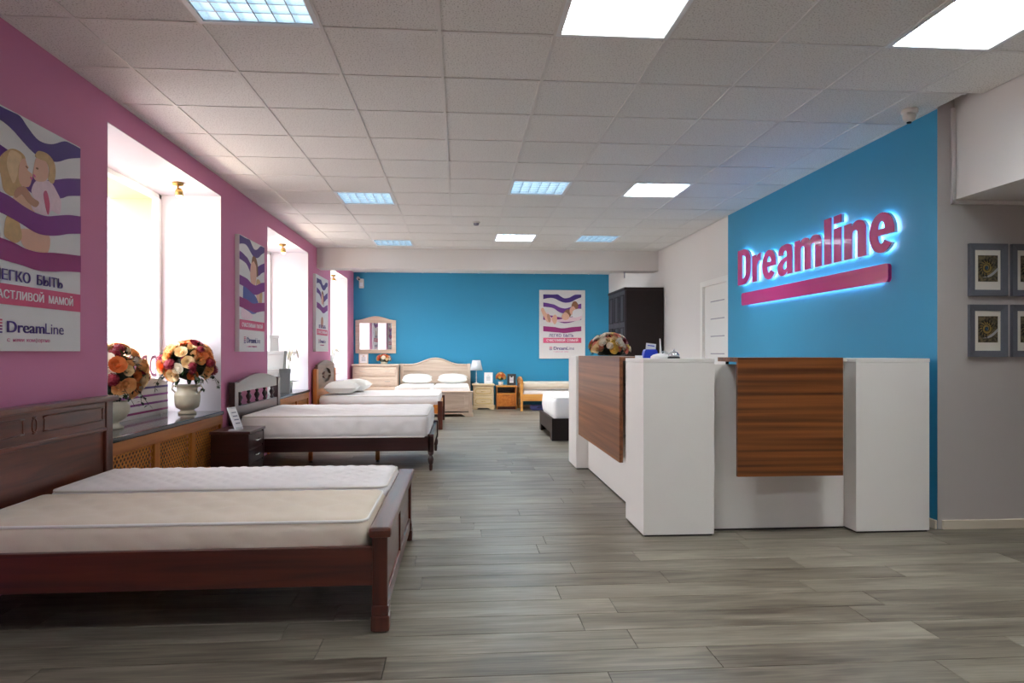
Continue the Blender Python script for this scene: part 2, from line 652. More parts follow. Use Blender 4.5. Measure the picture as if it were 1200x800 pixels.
#PART2
# ---------------------------------------------------------------- the room shell
floor = struct(obj('floor', MB().box(-3.2, FAR_X, NY, GY, -0.10, -0.012).box(-3.2, 3.4, GY, BY + .15, -0.10, -0.012), 'laminate'))
PW, PL, PT = 0.19, 1.29, 0.012
full_plank = MB().box(-PL / 2 + .0012, PL / 2 - .0012, -PW / 2 + .0012, PW / 2 - .0012, -PT, 0, 0.0018)
plank_src = None
rest = MB()
row, y = 0, NY
rnd = random.Random(3)
n_single = 0
while y < BY:
    xmax = FAR_X if y < GY - .03 else RX + 0.02
    xmin = LX - 0.02
    x = xmin - rnd.uniform(0.05, PL - 0.1)
    y1 = min(y + PW, BY)
    while x < xmax:
        a, b = max(x, xmin), min(x + PL, xmax)
        if b - a > 0.02:
            single = 1.55 < y < 7.6 and a < 3.5
            if single:
                n_single += 1
                if abs(b - a - PL) < 1e-6 and y1 - y > PW - 1e-6:
                    if plank_src is None:
                        plank_src = obj('plank', full_plank, 'laminate', floor, local=True)
                        plank_src.location = ((a + b) / 2, (y + y1) / 2, 0)
                    else:
                        inst(plank_src, floor, ((a + b) / 2, (y + y1) / 2, 0), name='plank')
                else:
                    o = obj('plank', MB().box((a - b) / 2 + .0012, (b - a) / 2 - .0012, (y - y1) / 2 + .0012, (y1 - y) / 2 - .0012, -PT, 0, 0.0018), 'laminate', floor, local=True)
                    o.location = ((a + b) / 2, (y + y1) / 2, 0)
            else:
                rest.box(a + .0012, b - .0012, y + .0012, y1 - .0012, -PT, 0)
        x += PL
    y += PW
ro = obj('far_planks', rest, 'laminate', floor, local=True)
ro['kind'] = 'stuff'

# ceiling: slab, tiles, tee grid
ceiling = struct(obj('ceiling', MB().box(-3.2, FAR_X, NY, 11.2, CE + .12, CE + .22).box(-3.2, 3.5, 11.2, BY + .15, 3.005, CE + .22), 'white_wall'))
GX0, GYR = -0.105, 3.54
LIGHT_CELLS = {(-2, -1): 'dim', (1, -1): 'bright', (4, -1): 'bright', (-2, 6): 'dim', (1, 5): 'dim', (3, 5): 'bright',
               (-2, 11): 'dim', (1, 10): 'soft', (3, 10): 'dim',
               (-2, -5): 'soft', (1, -5): 'bright', (4, -5): 'bright', (-2, -9): 'soft', (1, -9): 'bright', (4, -9): 'bright'}  # unseen fixtures behind the camera, added to brighten the room
tile_full = MB().box(-.2915, .2915, -.2915, .2915, 0, 0.014, 0.002)
tile_src = None
grid_rows = []
for r in range(-11, 13):
    ya, yb = GYR + .6 * r, GYR + .6 * (r + 1)
    ya, yb = max(ya, NY), min(yb, 11.0)
    if yb - ya < .03: continue
    for c in range(-4, 10):
        xr = 3.35 if ya < GY - .3 else RX
        xa, xb = max(GX0 + .6 * c, LX), min(GX0 + .6 * (c + 1), xr)
        if xb - xa < .03: continue
        if (c, r) in LIGHT_CELLS: continue
        cx, cy = (xa + xb) / 2, (ya + yb) / 2
        if xb - xa > .599 and yb - ya > .599:
            if tile_src is None:
                tile_src = obj('ceiling_tile', tile_full, 'ceiling_tile', ceiling, local=True)
                tile_src.location = (cx, cy, CE)
            else:
                inst(tile_src, ceiling, (cx, cy, CE), name='ceiling_tile')
        else:
            o = obj('ceiling_tile', MB().box((xa - xb) / 2 + .0085, (xb - xa) / 2 - .0085, (ya - yb) / 2 + .0085, (yb - ya) / 2 - .0085, 0, .014, .002), 'ceiling_tile', ceiling, local=True)
            o.location = (cx, cy, CE)
for c in range(-3, 6):
    x = GX0 + .6 * c
    bx('grid_runner', (x - .0095, x + .0095, NY, 11.0 if x < RX else GY - .3, CE - .0045, CE + .03), 'grid_metal', ceiling, local=True)
for r in range(-10, 13):
    y = GYR + .6 * r
    bx('cross_tee', (LX, 3.35 if y < GY - .3 else RX, y - .009, y + .009, CE - .004, CE + .028), 'grid_metal', ceiling, local=True)
for b in [(LX, LX + .02, NY, 11.0, CE - .004, CE + .03), (RX - .02, RX, GY, 11.0, CE - .004, CE + .03)]:
    bx('wall_angle', b, 'grid_metal', ceiling, local=True)
# joints of the ceiling behind the beam
for k in range(9):
    x = -2.0 + .6 * k
    bx('rear_grid_runner', (x - .012, x + .012, 11.3, BY, 2.894, 2.902), 'grid_metal', ceiling, local=True)

rear = MB()
hole = [(x - .285, x + .285) for x in (-1.2, .6, 2.2)]
edges = [LX] + [e for h in hole for e in h] + [3.4]
for k in range(0, len(edges), 2):
    rear.box(edges[k], edges[k + 1], 11.25, BY + .02, 2.9, 2.915)
for a, b in hole:
    rear.box(a, b, 11.25, 12.615, 2.9, 2.915).box(a, b, 13.185, BY + .02, 2.9, 2.915)
obj('rear_ceiling_board', rear, 'white_wall', ceiling, local=True)
# beam across the room
struct(obj('trim_1', MB().box(LX, RXW, 11.0, 11.3, 2.53, CE + .12, .004), 'white_wall'))

# left wall with three deep window bays
OX = -3.2
wl = MB()
segs = [(NY - .1, 4.57), (6.66, 8.22), (10.38, 12.13), (13.94, BY + .1)]
for a, b in segs:
    wl.box(OX, LX, a, b, 0, 2.97)
for a, b in WINDOWS:
    wl.box(OX, LX, a, b, WZ1, 2.97)
    wl.box(OX, -2.5, a, b, 0, WZ0 - .035)
wall_left = struct(obj('wall_left', wl, 'pink_wall'))
for a, b in WINDOWS:
    g = GLASS_X
    obj('reveal', MB().box(g, LX + .0015, b - .004, b + .0, WZ0, WZ1), 'reveal_white', wall_left)
    obj('reveal', MB().box(g, LX + .0015, a, a + .004, WZ0, WZ1), 'reveal_white', wall_left)
    obj('reveal', MB().box(g, LX + .0015, a, b, WZ1 - .004, WZ1), 'reveal_white', wall_left)
    obj('outer_reveal', MB().box(OX - .05, g - .03, b - .05, b, WZ0 - .1, WZ1), 'peach_render', wall_left)
    obj('outer_reveal', MB().box(OX - .05, g - .03, a, a + .05, WZ0 - .1, WZ1), 'peach_render', wall_left)
    obj('outer_reveal', MB().box(OX - .05, g - .03, a, b, WZ1 - .05, WZ1), 'peach_render', wall_left)
for i, (a, b) in enumerate(WINDOWS):
    fw = MB()
    x0, x1 = GLASS_X - .035, GLASS_X + .03
    e = .004
    for (ya, yb, za, zb) in [(a + e, b - e, WZ0, WZ0 + .07), (a + e, b - e, WZ1 - .05, WZ1 - e), (a + e, a + .06, WZ0, WZ1 - e), (b - .06, b - e, WZ0, WZ1 - e)]:
        fw.box(x0, x1, ya, yb, za, zb, .006)
    if i > 0:
        m = (a + b) / 2
        fw.box(x0, x1, m - .035, m + .035, WZ0, WZ1, .006)
    w = struct(obj('window_%d' % (i + 1), fw, 'pvc'))
    obj('pane', MB().box(GLASS_X - .004, GLASS_X, a + .05, b - .05, WZ0 + .05, WZ1 - .04), 'window_glass', w)
    if i == 0:
        # shop name stuck on the glass, seen from behind: reads right from the street
        yy = b - .045
        for ch in 'DREAMLINE':
            t = text_mesh(ch, .20, .001, .008, fit=.145 if ch != 'I' else .04)
            mbx = MB()
            wch = .145 if ch != 'I' else .04
            mbx.add([(GLASS_X + .003 + z, yy - x, .975 + y_) for x, y_, z in t.v], t.f)
            obj('letter', mbx, 'glass_letter', w)
            yy -= wch + .05

# window sills and radiator covers (structure-like joinery: things)
for i, (a, b) in enumerate(WINDOWS):
    so = struct(obj('trim_%d' % (i + 2), MB().box(-2.81, LX + .03, a - (0.0), b, WZ0 - .035, WZ0, .006), 'granite'))
    lab = ['orange wood radiator cover with cane lattice beside the nearest bed', 'orange wood radiator cover under the window with the gift boxes', 'orange wood radiator cover under the farthest window'][i]
    rc = thing('radiator_cover', lab, 'radiator cover', (-2.25, (a + b) / 2, 0), group='radiator covers')
    n = 3 if i == 0 else 3
    z1 = WZ0 - .036
    bx('top_rail', (-2.275, -2.242, a + .003, b - .003, z1 - .085, z1), 'orange_wood', rc, .003)
    bx('bottom_rail', (-2.275, -2.242, a + .003, b - .003, 0.0, .09), 'orange_wood', rc, .003)
    w_ = (b - a - .006) / n
    for k in range(n + 1):
        yc = a + .003 + k * w_
        ya, yb = max(yc - .045, a + .003), min(yc + .045, b - .003)
        bx('stile', (-2.275, -2.244, ya, yb, .09, z1 - .085), 'orange_wood_z', rc, .003)
    for k in range(n):
        ya, yb = a + .003 + k * w_ + .045, a + .003 + (k + 1) * w_ - .045
        za, zb = .09, z1 - .085
        lat = MB()
        if i < 2:
            step = .05 if i == 0 else .06
            hw = .0075 if i == 0 else .01
            H, W = zb - za, yb - ya
            for sgn in (1, -1):
                t = -H
                while t < W:
                    # strip along (y, z) = (ya + t + s, za + s) or mirrored
                    s0, s1 = max(0, -t), min(H, W - t)
                    if s1 - s0 > .01:
                        pts = []
                        for (s_, o_) in ((s0, -hw), (s1, -hw), (s1, hw), (s0, hw)):
                            yy = t + s_ + o_ * 1.41
                            yy = min(max(yy, 0), W)
                            yy = yy if sgn > 0 else W - yy
                            pts.append((ya + yy, za + s_))
                        if sgn < 0: pts = pts[::-1]
                        d = -2.262 if sgn > 0 else -2.2635
                        lat.prism(pts, d, d + .003, 'yz')
                    t += step
            obj('lattice', lat, 'cane', rc)
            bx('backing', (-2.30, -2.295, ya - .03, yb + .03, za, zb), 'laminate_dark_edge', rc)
        else:
            obj('lattice', lat.box(-2.265, -2.258, ya, yb, za, zb), 'cane', rc)

# back wall
struct(obj('wall_back', MB().box(-3.2, 3.5, BY, BY + .15, 0, 2.97), 'blue_wall'))
# right wall: white stretch, then the blue stretch that carries the sign
wr = MB().box(RXW, RXW + .15, 8.03, 8.035, 0, 2.97)
DY0, DY1, DZ = 8.10, 8.93, 2.07
wr = MB().box(RXW, RXW + .15, DY1, BY, 0, 2.97).box(RXW, RXW + .15, 8.02, DY0, 0, 2.97).box(RXW, RXW + .15, DY0, DY1, DZ, 2.97)
struct(obj('wall_right', wr, 'white_wall'))
struct(obj('wall_sign', MB().box(RX, RX + .17, GY, 8.03, 0, 2.97), 'blue_wall'))
struct(obj('wall_grey', MB().box(RX + .17, FAR_X, GY, GY + .15, -.09, 2.97).box(RX, RX + .17, GY - .002, GY, -.011, 2.97), 'grey_wall'))
struct(obj('wall_far_right', MB().box(FAR_X, FAR_X + .15, NY, GY + .15, 0, 2.97), 'white_wall'))
struct(obj('wall_near', MB().box(-3.2, FAR_X + .15, NY - .15, NY, 0, 2.97), 'white_wall'))
# soffit box over the picture wall
struct(obj('trim_5', MB().box(3.35, FAR_X, NY, GY, 2.235, CE + .12), 'white_wall'))
struct(obj('trim_6', MB().box(3.322, 3.348, GY - .02, GY, 2.205, CE, .003).box(3.322, FAR_X, GY - .02, GY, 2.205, 2.232, .003), 'white_wall'))
bb = struct(obj('baseboard_grey', MB().box(RX + .03, FAR_X, GY - .022, GY, 0, .062, .005), 'beige_trim'))
struct(obj('baseboard_right', MB().box(RXW - .018, RXW, DY1 + .08, 10.6, 0, .06, .004), 'beige_trim'))
struct(obj('baseboard_back', MB().box(LX, RXW, BY - .018, BY, 0, .06, .004), 'beige_trim'))
struct(obj('baseboard_sign', MB().box(RX - .018, RX, GY, 8.02, 0, .06, .004), 'beige_trim'))

# interior door in the right wall
dr = struct(obj('door_1', MB().box(RXW + .02, RXW + .06, DY0, DY1, 0.005, DZ), 'laminate_white'))
for k in range(8):
    z = .28 + .225 * k
    bx('inlay', (RXW + .0185, RXW + .021, DY0 + .14, DY1 - .22, z - .006, z + .006), 'print_grey', dr)
cs = MB()
cs.box(RXW - .014, RXW + .02, DY0 - .075, DY0 + .005, 0, DZ + .07, .004).box(RXW - .014, RXW + .02, DY1 - .005, DY1 + .075, 0, DZ + .07, .004).box(RXW - .0145, RXW + .02, DY0 - .08, DY1 + .08, DZ - .005, DZ + .07, .004)
obj('casing', cs, 'laminate_white', dr)
obj('door_handle', MB().cyl((RXW + .02, DY1 - .07, 1.02), (RXW - .03, DY1 - .07, 1.02), .009).cyl((RXW - .03, DY1 - .075, 1.02), (RXW - .03, DY1 - .19, 1.02), .008), 'chrome', dr)

# ---------------------------------------------------------------- outside
struct(obj('ground', MB().box(-60, -3.25, -30, 45, -.9, -.8), 'outside_ground'))
bld = thing('street_building', 'pale building across the street seen through the nearest window', 'building', (-24, 14, -.8))
obj('wall', MB().box(-30, -24, -14, 40, -.8, 5.5), 'outside_wall', bld)
for k in range(11):
    for f_ in range(2):
        bx('window', (-23.99, -23.9, -12 + k * 4.6, -10.2 + k * 4.6, .6 + f_ * 3, 2.3 + f_ * 3), 'outside_glass', bld)

# ---------------------------------------------------------------- ceiling lights
LIT = {'rear': (42, (1.0, .99, .97)), 'bright': (29, (1.0, .99, .96)), 'soft': (40, (.92, .97, 1.0)), 'dim': (1.3, (.72, .88, 1.0))}
LAB = {(-2, -1): 'dim bluish louvre ceiling light nearest the pink wall, at the top edge', (1, -1): 'bright louvre ceiling light above the middle of the floor, nearest the camera',
       (4, -1): 'bright louvre ceiling light nearest the grey picture wall', (-2, 6): 'dim bluish louvre ceiling light halfway down the pink wall side',
       (1, 5): 'dim louvre ceiling light halfway down, in the middle of the ceiling', (3, 5): 'bright louvre ceiling light halfway down, beside the blue sign wall',
       (-2, 11): 'small dim louvre ceiling light by the beam on the pink wall side', (1, 10): 'soft louvre ceiling light by the beam, in the middle',
       (3, 10): 'dim bluish louvre ceiling light by the beam on the white wall side'}
lou = MB()
for k in range(7):
    x = -.27 + .09 * k
    lou.box(x - .003, x + .003, -.272, .272, .0, .05)
    lou.box(-.272, .272, x - .003, x + .003, .0005, .0495)
frm = MB()
for b in [(-.297, .297, -.297, -.272, -.007, .012), (-.297, .297, .272, .297, -.007, .012), (-.297, -.272, -.272, .272, -.007, .012), (.272, .297, -.272, .272, -.007, .012)]:
    frm.box(*b)
pan = MB().box(-.285, .285, -.285, .285, .105, .11)
for b in [(-.285, .285, -.285, -.28, .012, .11), (-.285, .285, .28, .285, .012, .11), (-.285, -.28, -.28, .28, .012, .11), (.28, .285, -.28, .28, .012, .11)]:
    pan.box(*b)
first = None
ALL_LIGHTS = [((c, r), kind, (GX0 + .6 * c + .3, GYR + .6 * r + .3, CE)) for (c, r), kind in LIGHT_CELLS.items()]
ALL_LIGHTS += [((c, 20), 'rear', (x, 12.9, 2.889)) for c, x in ((-2, -1.2), (1, .6), (4, 2.2))]  # unseen fixtures behind the beam, added to lift the far end
for (c, r), kind, loc in ALL_LIGHTS:
    t = thing('ceiling_light', LAB.get((c, r), 'added unseen louvre ceiling light hidden behind the beam, %s' % {-2: 'over the honey bed', 1: 'in the middle', 4: 'by the wardrobe'}.get(c, '') if r == 20 else 'added unseen louvre ceiling light overhead, %s row behind the camera, %s' % ('first' if r == -5 else 'second', {-2: 'pink wall side', 1: 'middle', 4: 'right side'}.get(c, ''))), 'ceiling light', loc, group='louvre ceiling lights')
    if first is None:
        first = [obj('frame', frm, 'fixture_white', t, True), obj('louvre', lou, 'louver_silver', t, True), obj('reflector', pan, 'fixture_white', t, True)]
        tb = MB()
        tube_o = obj('tube', MB().cyl((-.27, 0, 0), (.27, 0, 0), .013, seg=8), 'fixture_white', t, True)
        tube_o.location = (0, -.2, .085)
        first.append(tube_o)
        for q in (-.067, .067, .2):
            inst(tube_o, t, (0, q, .085), name='tube')
    else:
        for s_ in first[:3]:
            inst(s_, t, (0, 0, 0), name=s_.name.split('.')[0])
        for q in (-.2, -.067, .067, .2):
            inst(first[3], t, (0, q, .085), name='tube')
    pw, colr = LIT[kind]
    if r < -2: pw *= 0.48
    if r == -1: pw *= 0.75
    ld = bpy.data.lights.new('tube_light', 'AREA')
    ld.shape = 'SQUARE'
    ld.size = .54
    ld.energy = pw * LAMP_K
    ld.color = colr
    lo = bpy.data.objects.new('tube_light', ld)
    C.objects.link(lo)
    lo.parent = t
    lo.location = (0, 0, .062)

# ---------------------------------------------------------------- spot lamps in the window bays
for i, (x, y_) in enumerate([(-2.45, 6.15), (-2.42, 9.55), (-2.42, 13.3)]):
    lab = ['small brass spot lamp under the head of the nearest window bay', 'small brass spot lamp under the head of the middle window bay', 'small brass spot lamp under the head of the farthest window bay'][i]
    t = thing('spot_lamp', lab, 'lamp', (x, y_, WZ1 - .004), group='spot lamps in the window bays')
    obj('base', MB().lathe([(.0, 0), (.045, 0), (.045, -.022), (.02, -.03), (.0, -.03)], seg=16), 'brass', t, True)
    obj('arm', MB().cyl((0, 0, -.03), (0, 0, -.07), .008), 'brass', t, True)
    obj('head', MB().lathe([(.018, -.05), (.03, -.07), (.034, -.115), (.030, -.115), (.02, -.08)], (0.01, 0, 0), seg=16), 'brass', t, True)
    obj('bulb', MB().lathe([(0, -.085), (.02, -.09), (.026, -.115), (.018, -.128), (0, -.131)], (0.01, 0, 0), seg=14), 'warm_bulb', t, True)
    ld = bpy.data.lights.new('bulb_light', 'POINT')
    ld.energy = 5
    ld.color = (1, .85, .62)
    ld.shadow_soft_size = .03
    lo = bpy.data.objects.new('bulb_light', ld)
    C.objects.link(lo)
    lo.parent = t
    lo.location = (.01, 0, -.17)
#PART3
# ---------------------------------------------------------------- soft goods
def rounded_box_mesh(x0, x1, y0, y1, z0, z1, r, step=.04, quilt=.0, cell=.12, side_quilt=.007):
    """box surface with rounded edges and a stitched diamond relief"""
    cx, cy, cz = (x0 + x1) / 2, (y0 + y1) / 2, (z0 + z1) / 2
    hx, hy, hz = (x1 - x0) / 2, (y1 - y0) / 2, (z1 - z0) / 2
    nx, ny, nz = max(6, int(2 * hx / step)), max(6, int(2 * hy / step)), max(6, int(2 * hz / (step * .8)))
    mb = MB()

    def f(p):
        q = Vector((max(-hx + r, min(hx - r, p.x)), max(-hy + r, min(hy - r, p.y)), max(-hz + r, min(hz - r, p.z))))
        d = p - q
        if d.length > 1e-6:
            nrm = d.normalized()
            # extra rounding of the vertical corners
            out = q + nrm * r
        else:
            nrm, out = Vector((0, 0, 1)), p
        a, b = p.x / cell, p.y / cell
        if abs(nrm.z) > .7 and quilt:
            h = abs(math.sin(PI * (a + b) / 2)) * abs(math.sin(PI * (a - b) / 2))
            out = out + nrm * (quilt * h * min(1, min(hx - abs(p.x), hy - abs(p.y)) / .1 + .1))
        elif abs(nrm.z) < .3 and side_quilt:
            s_ = (p.x + p.y) / (cell * 1.6)
            w_ = p.z / (2 * hz)
            h = abs(math.sin(PI * (s_ + w_))) * abs(math.sin(PI * (s_ - w_))) * math.cos(PI * w_)
            out = out + nrm * side_quilt * h * 1.6
        return (out.x + cx, out.y + cy, out.z + cz)

    def sheet(nu, nv, fn):
        v, q = [], []
        for i in range(nu + 1):
            for j in range(nv + 1):
                v.append(f(fn(i / nu * 2 - 1, j / nv * 2 - 1)))
        for i in range(nu):
            for j in range(nv):
                a = i * (nv + 1) + j
                q.append((a, a + nv + 1, a + nv + 2, a + 1))
        mb.add(v, q, True)
    sheet(nx, ny, lambda u, v: Vector((u * hx, v * hy, hz)))
    sheet(nx, ny, lambda u, v: Vector((u * hx, v * hy, -hz)))
    sheet(nx, nz, lambda u, v: Vector((u * hx, -hy, v * hz)))
    sheet(nx, nz, lambda u, v: Vector((u * hx, hy, v * hz)))
    sheet(ny, nz, lambda u, v: Vector((-hx, u * hy, v * hz)))
    sheet(ny, nz, lambda u, v: Vector((hx, u * hy, v * hz)))
    return mb


def round_rect_path(x0, x1, y0, y1, z, r, n=5):
    pts = []
    for (cx, cy, a0) in ((x1 - r, y1 - r, 0), (x0 + r, y1 - r, 90), (x0 + r, y0 + r, 180), (x1 - r, y0 + r, 270)):
        for k in range(n + 1):
            a = math.radians(a0 + 90 * k / n)
            pts.append((cx + r * math.cos(a), cy + r * math.sin(a), z))
    return pts


def mattress(label, x0, x1, y0, y1, z0, z1, mat='fabric_white', step=.04, quilt=.008, cell=.12, r=.04, group=None, pipe='piping_white', tilt=0):
    t = thing('mattress', label, 'mattress', ((x0 + x1) / 2, (y0 + y1) / 2, z0), group=group)
    mb = rounded_box_mesh(x0, x1, y0, y1, z0, z1, r, step, quilt, cell)
    obj('cover', mb, mat, t)
    e = r * .29 - .003
    obj('piping', MB().tube(round_rect_path(x0 + e, x1 - e, y0 + e, y1 - e, z1 - e, r * 1.0), .007, 6, True, True), pipe, t)
    obj('piping', MB().tube(round_rect_path(x0 + e, x1 - e, y0 + e, y1 - e, z0 + e, r * 1.0), .007, 6, True, True), pipe, t)
    return t


def pillow(label, loc, sx, sy, th, rotz=0, tilt=(0, 0), group=None):
    mb = MB()
    n = 18
    for sgn in (1, -1):
        v, q = [], []
        for i in range(n + 1):
            for j in range(n + 1):
                u, w = i / n * 2 - 1, j / n * 2 - 1
                pin = 1 - .07 * (1 - u * u) * (w * w) - .0
                x = u * (1 - .05 * (1 - w * w) * abs(u)) * sx / 2
                y_ = w * (1 - .05 * (1 - u * u) * abs(w)) * sy / 2
                h = max(0, 1 - abs(u) ** 3.2) ** .55 * max(0, 1 - abs(w) ** 3.2) ** .55
                wr = .035 * math.sin(7 * u + 3 * w) * math.sin(5 * w - 2 * u) * h
                v.append((x, y_, sgn * th / 2 * (h + wr)))
        for i in range(n):
            for j in range(n):
                a = i * (n + 1) + j
                f = (a, a + n + 1, a + n + 2, a + 1)
                q.append(f if sgn > 0 else f[::-1])
        mb.add(v, q, True)
    o = obj('pillow', mb, 'pillow_fabric')
    o.location = loc
    o.rotation_euler = (tilt[0], tilt[1], rotz)
    return tag(o, label, 'pillow', group)


# ---------------------------------------------------------------- bed nearest the camera (mahogany)
YA, YB = 2.96, 4.44
b1 = thing('double_bed', 'mahogany double bed with panelled headboard and low panelled footboard, nearest the camera', 'bed', (-1.25, 3.7, 0))
HXa, HXb = -2.238, -2.17
hb = obj('headboard', MB().box(HXa + .012, HXb - .018, YA + .06, YB - .06, .16, .74, .003), 'mahogany_y', b1)
for yy in (YA - .02, YB - .06):
    bx('headboard_post', (HXa, HXb, yy, yy + .08, 0, .90), 'mahogany_z', b1, .006)
bx('headboard_cap', (HXa - .008, HXb + .022, YA - .05, YB + .055, .895, .928), 'mahogany_y', b1, .008)
bx('upper_panel', (HXa + .005, HXb - .006, YA + .06, YB - .06, .735, .895), 'mahogany_y', hb, .004)
bx('lower_moulding', (HXb - .02, HXb + .002, YA + .06, YB - .06, .715, .74), 'mahogany_y', hb, .008)
# carved oblong rims on the upper panel
for (a, b) in ((YA + .12, YA + .62), (YA + .70, YB - .75), (YB - .68, YB - .10)):
    pth = [(HXb - .006, *p) for p in smooth_poly([(a + .03, .785), (b - .03, .785), (b, .80), (b, .85), (b - .03, .865), (a + .03, .865), (a, .85), (a, .80)], 3)]
    obj('carved_rim', MB().tube(pth, .005, 6, True, True), 'mahogany_y', hb)
for yy in (YA + .005, YB - .035):
    bx('side_rail', (HXb, -.37, yy, yy + .03, .20, .365), 'mahogany', b1, .004)
FX0, FX1 = -.372, -.322
for yy in (YA + .0, YB - .07):
    p = bx('foot_post', (FX0 - .004, FX1 + .012, yy, yy + .07, 0.0, .41), 'mahogany_z', b1, .008)
    bx('foot_block', (FX0 - .01, FX1 + .02, yy - .006, yy + .076, 0.004, .07), 'mahogany_z', p, .008)
    bx('foot_collar', (FX0 - .007, FX1 + .016, yy - .003, yy + .073, .07, .115), 'mahogany_z', p, .006)
bx('footboard_cap', (FX0 - .018, FX1 + .028, YA - .012, YB + .012, .405, .45), 'mahogany_y', b1, .014)
fb = bx('footboard', (FX0 + .01, FX1 - .006, YA + .06, YB - .06, .08, .41), 'mahogany_y', b1)
ym = (YA + YB) / 2
for (a, b) in ((YA + .10, ym - .03), (ym + .03, YB - .10)):
    bx('foot_panel', (FX1 - .012, FX1 - .002, a, b, .15, .36), 'mahogany_y', fb, .005)
bx('foot_stile', (FX1 - .01, FX1 + .006, ym - .028, ym + .028, .08, .41), 'mahogany_z', fb, .003)
bx('foot_rail', (FX1 - .01, FX1 + .006, YA + .06, YB - .06, .07, .145), 'mahogany_y', fb, .004)
bx('foot_rail', (FX1 - .01, FX1 + .006, YA + .06, YB - .06, .365, .41), 'mahogany_y', fb, .004)
bx('slat_base', (HXb + .02, FX0 - .004, YA + .04, YB - .04, .25, .30), 'mahogany', b1)
for yy in (3.7,):
    for xx in (-.75, -1.5):
        bx('support_leg', (xx - .025, xx + .025, yy - .025, yy + .025, 0, .25), 'mahogany_z', b1, .004)
mattress('cream quilted single mattress on the near half of the mahogany bed', -2.14, -.395, YA + .045, 3.685, .302, .475, 'fabric_cream', .02, .014, .12, .05)
mattress('white quilted single mattress on the far half of the mahogany bed', -2.14, -.385, 3.715, YB - .045, .302, .485, 'fabric_white', .015, .014, .065, .05)

# ---------------------------------------------------------------- dark cherry bed with spindles
YA, YB = 6.86, 8.42
b2 = thing('double_bed', 'dark cherry bed with spindle headboard and turned feet, second from the camera', 'bed', (-1.25, 7.64, 0))
HXa, HXb = -2.235, -2.185
for yy in (YA - .06, YB - .05):
    bx('headboard_post', (HXa, HXb + .01, yy, yy + .11, 0, .905), 'dark_cherry_y', b2, .006)
ya, yb = YA + .05, YB - .05
arch = [(ya, .805), (yb, .805), (yb, .885)]
for k in range(13):
    s_ = k / 12
    arch.append((yb - .06 - (yb - ya - .12) * s_, .905 + .065 * math.sin(PI * s_)))
arch.append((ya, .885))
obj('crest_rail', MB().prism(arch, HXa + .008, HXb, 'yz'), 'dark_cherry_y', b2)
bx('lower_panel', (HXa + .008, HXb, ya, yb, .30, .665), 'dark_cherry_y', b2, .003)
for k in range(5):
    yc = ya + (yb - ya) * (k + .5) / 5
    obj('spindle', MB().lathe([(.012, .665), (.022, .68), (.012, .695), (.024, .725), (.03, .74), (.022, .76), (.012, .775), (.02, .79), (.012, .806)], ((HXa + HXb) / 2, yc, 0), 12), 'dark_cherry_y', b2)
for yy in (YA + .07, YB - .10):
    bx('side_rail', (HXb, -.30, yy, yy + .03, .205, .352), 'dark_cherry', b2, .004)
bx('foot_rail', (-.31, -.28, YA + .08, YB - .08, .205, .352), 'dark_cherry_y', b2, .004)
for yc in (YA + .10, YB - .06):
    lg = bx('foot_post', (-.325, -.265, yc - .03, yc + .03, .19, .372), 'dark_cherry', b2, .006)
    obj('turned_foot', MB().lathe([(.012, 0), (.016, .01), (.02, .05), (.016, .06), (.026, .085), (.030, .12), (.022, .145), (.016, .155), (.028, .17), (.03, .192)], (-.295, yc, 0), 14), 'dark_cherry', lg)
bx('slat_base', (HXb, -.31, YA + .1, YB - .1, .29, .335), 'dark_cherry', b2)
for xx in (-1.62, -.90):
    sl = bx('support_leg', (xx - .022, xx + .022, 7.56, 7.60, .02, .29), 'orange_wood_z', b2, .003)
    obj('leg_glide', MB().lathe([(.02, 0), (.02, .01), (.008, .014), (.008, .022)], (xx, 7.58, 0), 10), 'chrome', sl)
mattress('thick white quilted mattress on the dark cherry spindle bed', -2.17, -.315, YA + .06, YB - .05, .336, .572, 'fabric_white', .03, .008, .14, .05)

# ---------------------------------------------------------------- honey pine bed with oval headboard
YA, YB = 10.62, 12.2
b3 = thing('double_bed', 'honey coloured wooden bed with oval cut-out headboard, third along the pink wall', 'bed', (-1.25, 11.4, 0))
HXa, HXb = -2.235, -2.185
bx('headboard_post', (HXa, HXb + .01, YA - .04, YA + .10, 0, .94), 'orange_wood_z', b3, .006)
bx('headboard_post', (HXa, HXb + .01, YB - .10, YB, 0, .93), 'orange_wood_z', b3, .006)
ya, yb = YA + .10, YB - .10
yc, zc = (ya + yb) / 2, .83
out_, in_ = [], []
N = 48
for k in range(N):
    a = 2 * PI * k / N
    c_, s_ = math.cos(a), math.sin(a)
    m = max(abs(c_), abs(s_))
    yy, zz = c_ / m, s_ / m
    z_ = zc + zz * (.17 if zz > 0 else .20)
    if zz > .999:
        z_ += .07 * math.cos(yy * PI / 2)
    out_.append((yc + yy * (yb - ya) / 2, z_))
    in_.append((yc + c_ * .38, zc + s_ * .115))
obj('oval_panel', MB().ring_prism(out_, in_, HXa + .012, HXb, 'yz'), 'brown_panel', b3)
ring2 = [(yc + math.cos(2 * PI * k / N) * .20, zc + math.sin(2 * PI * k / N) * .055) for k in range(N)]
obj('oval_inlay', MB().prism(ring2, HXa + .015, HXb - .004, 'yz').box(HXa + .015, HXb - .004, yc - .40, yc + .40, zc - .012, zc + .012), 'brown_panel', b3)
bx('backing_panel', (HXa, HXa + .008, ya, yb, .62, .97), 'dark_cherry_y', b3)
bx('lower_panel', (HXa + .012, HXb, ya, yb, .30, .63), 'orange_wood', b3, .003)
for yy in (YA + .01, YB - .04):
    bx('side_rail', (HXb, -.33, yy, yy + .03, .25, .385), 'orange_wood', b3, .004)
bx('foot_rail', (-.335, -.30, YA + .05, YB - .05, .25, .40), 'orange_wood', b3, .004)
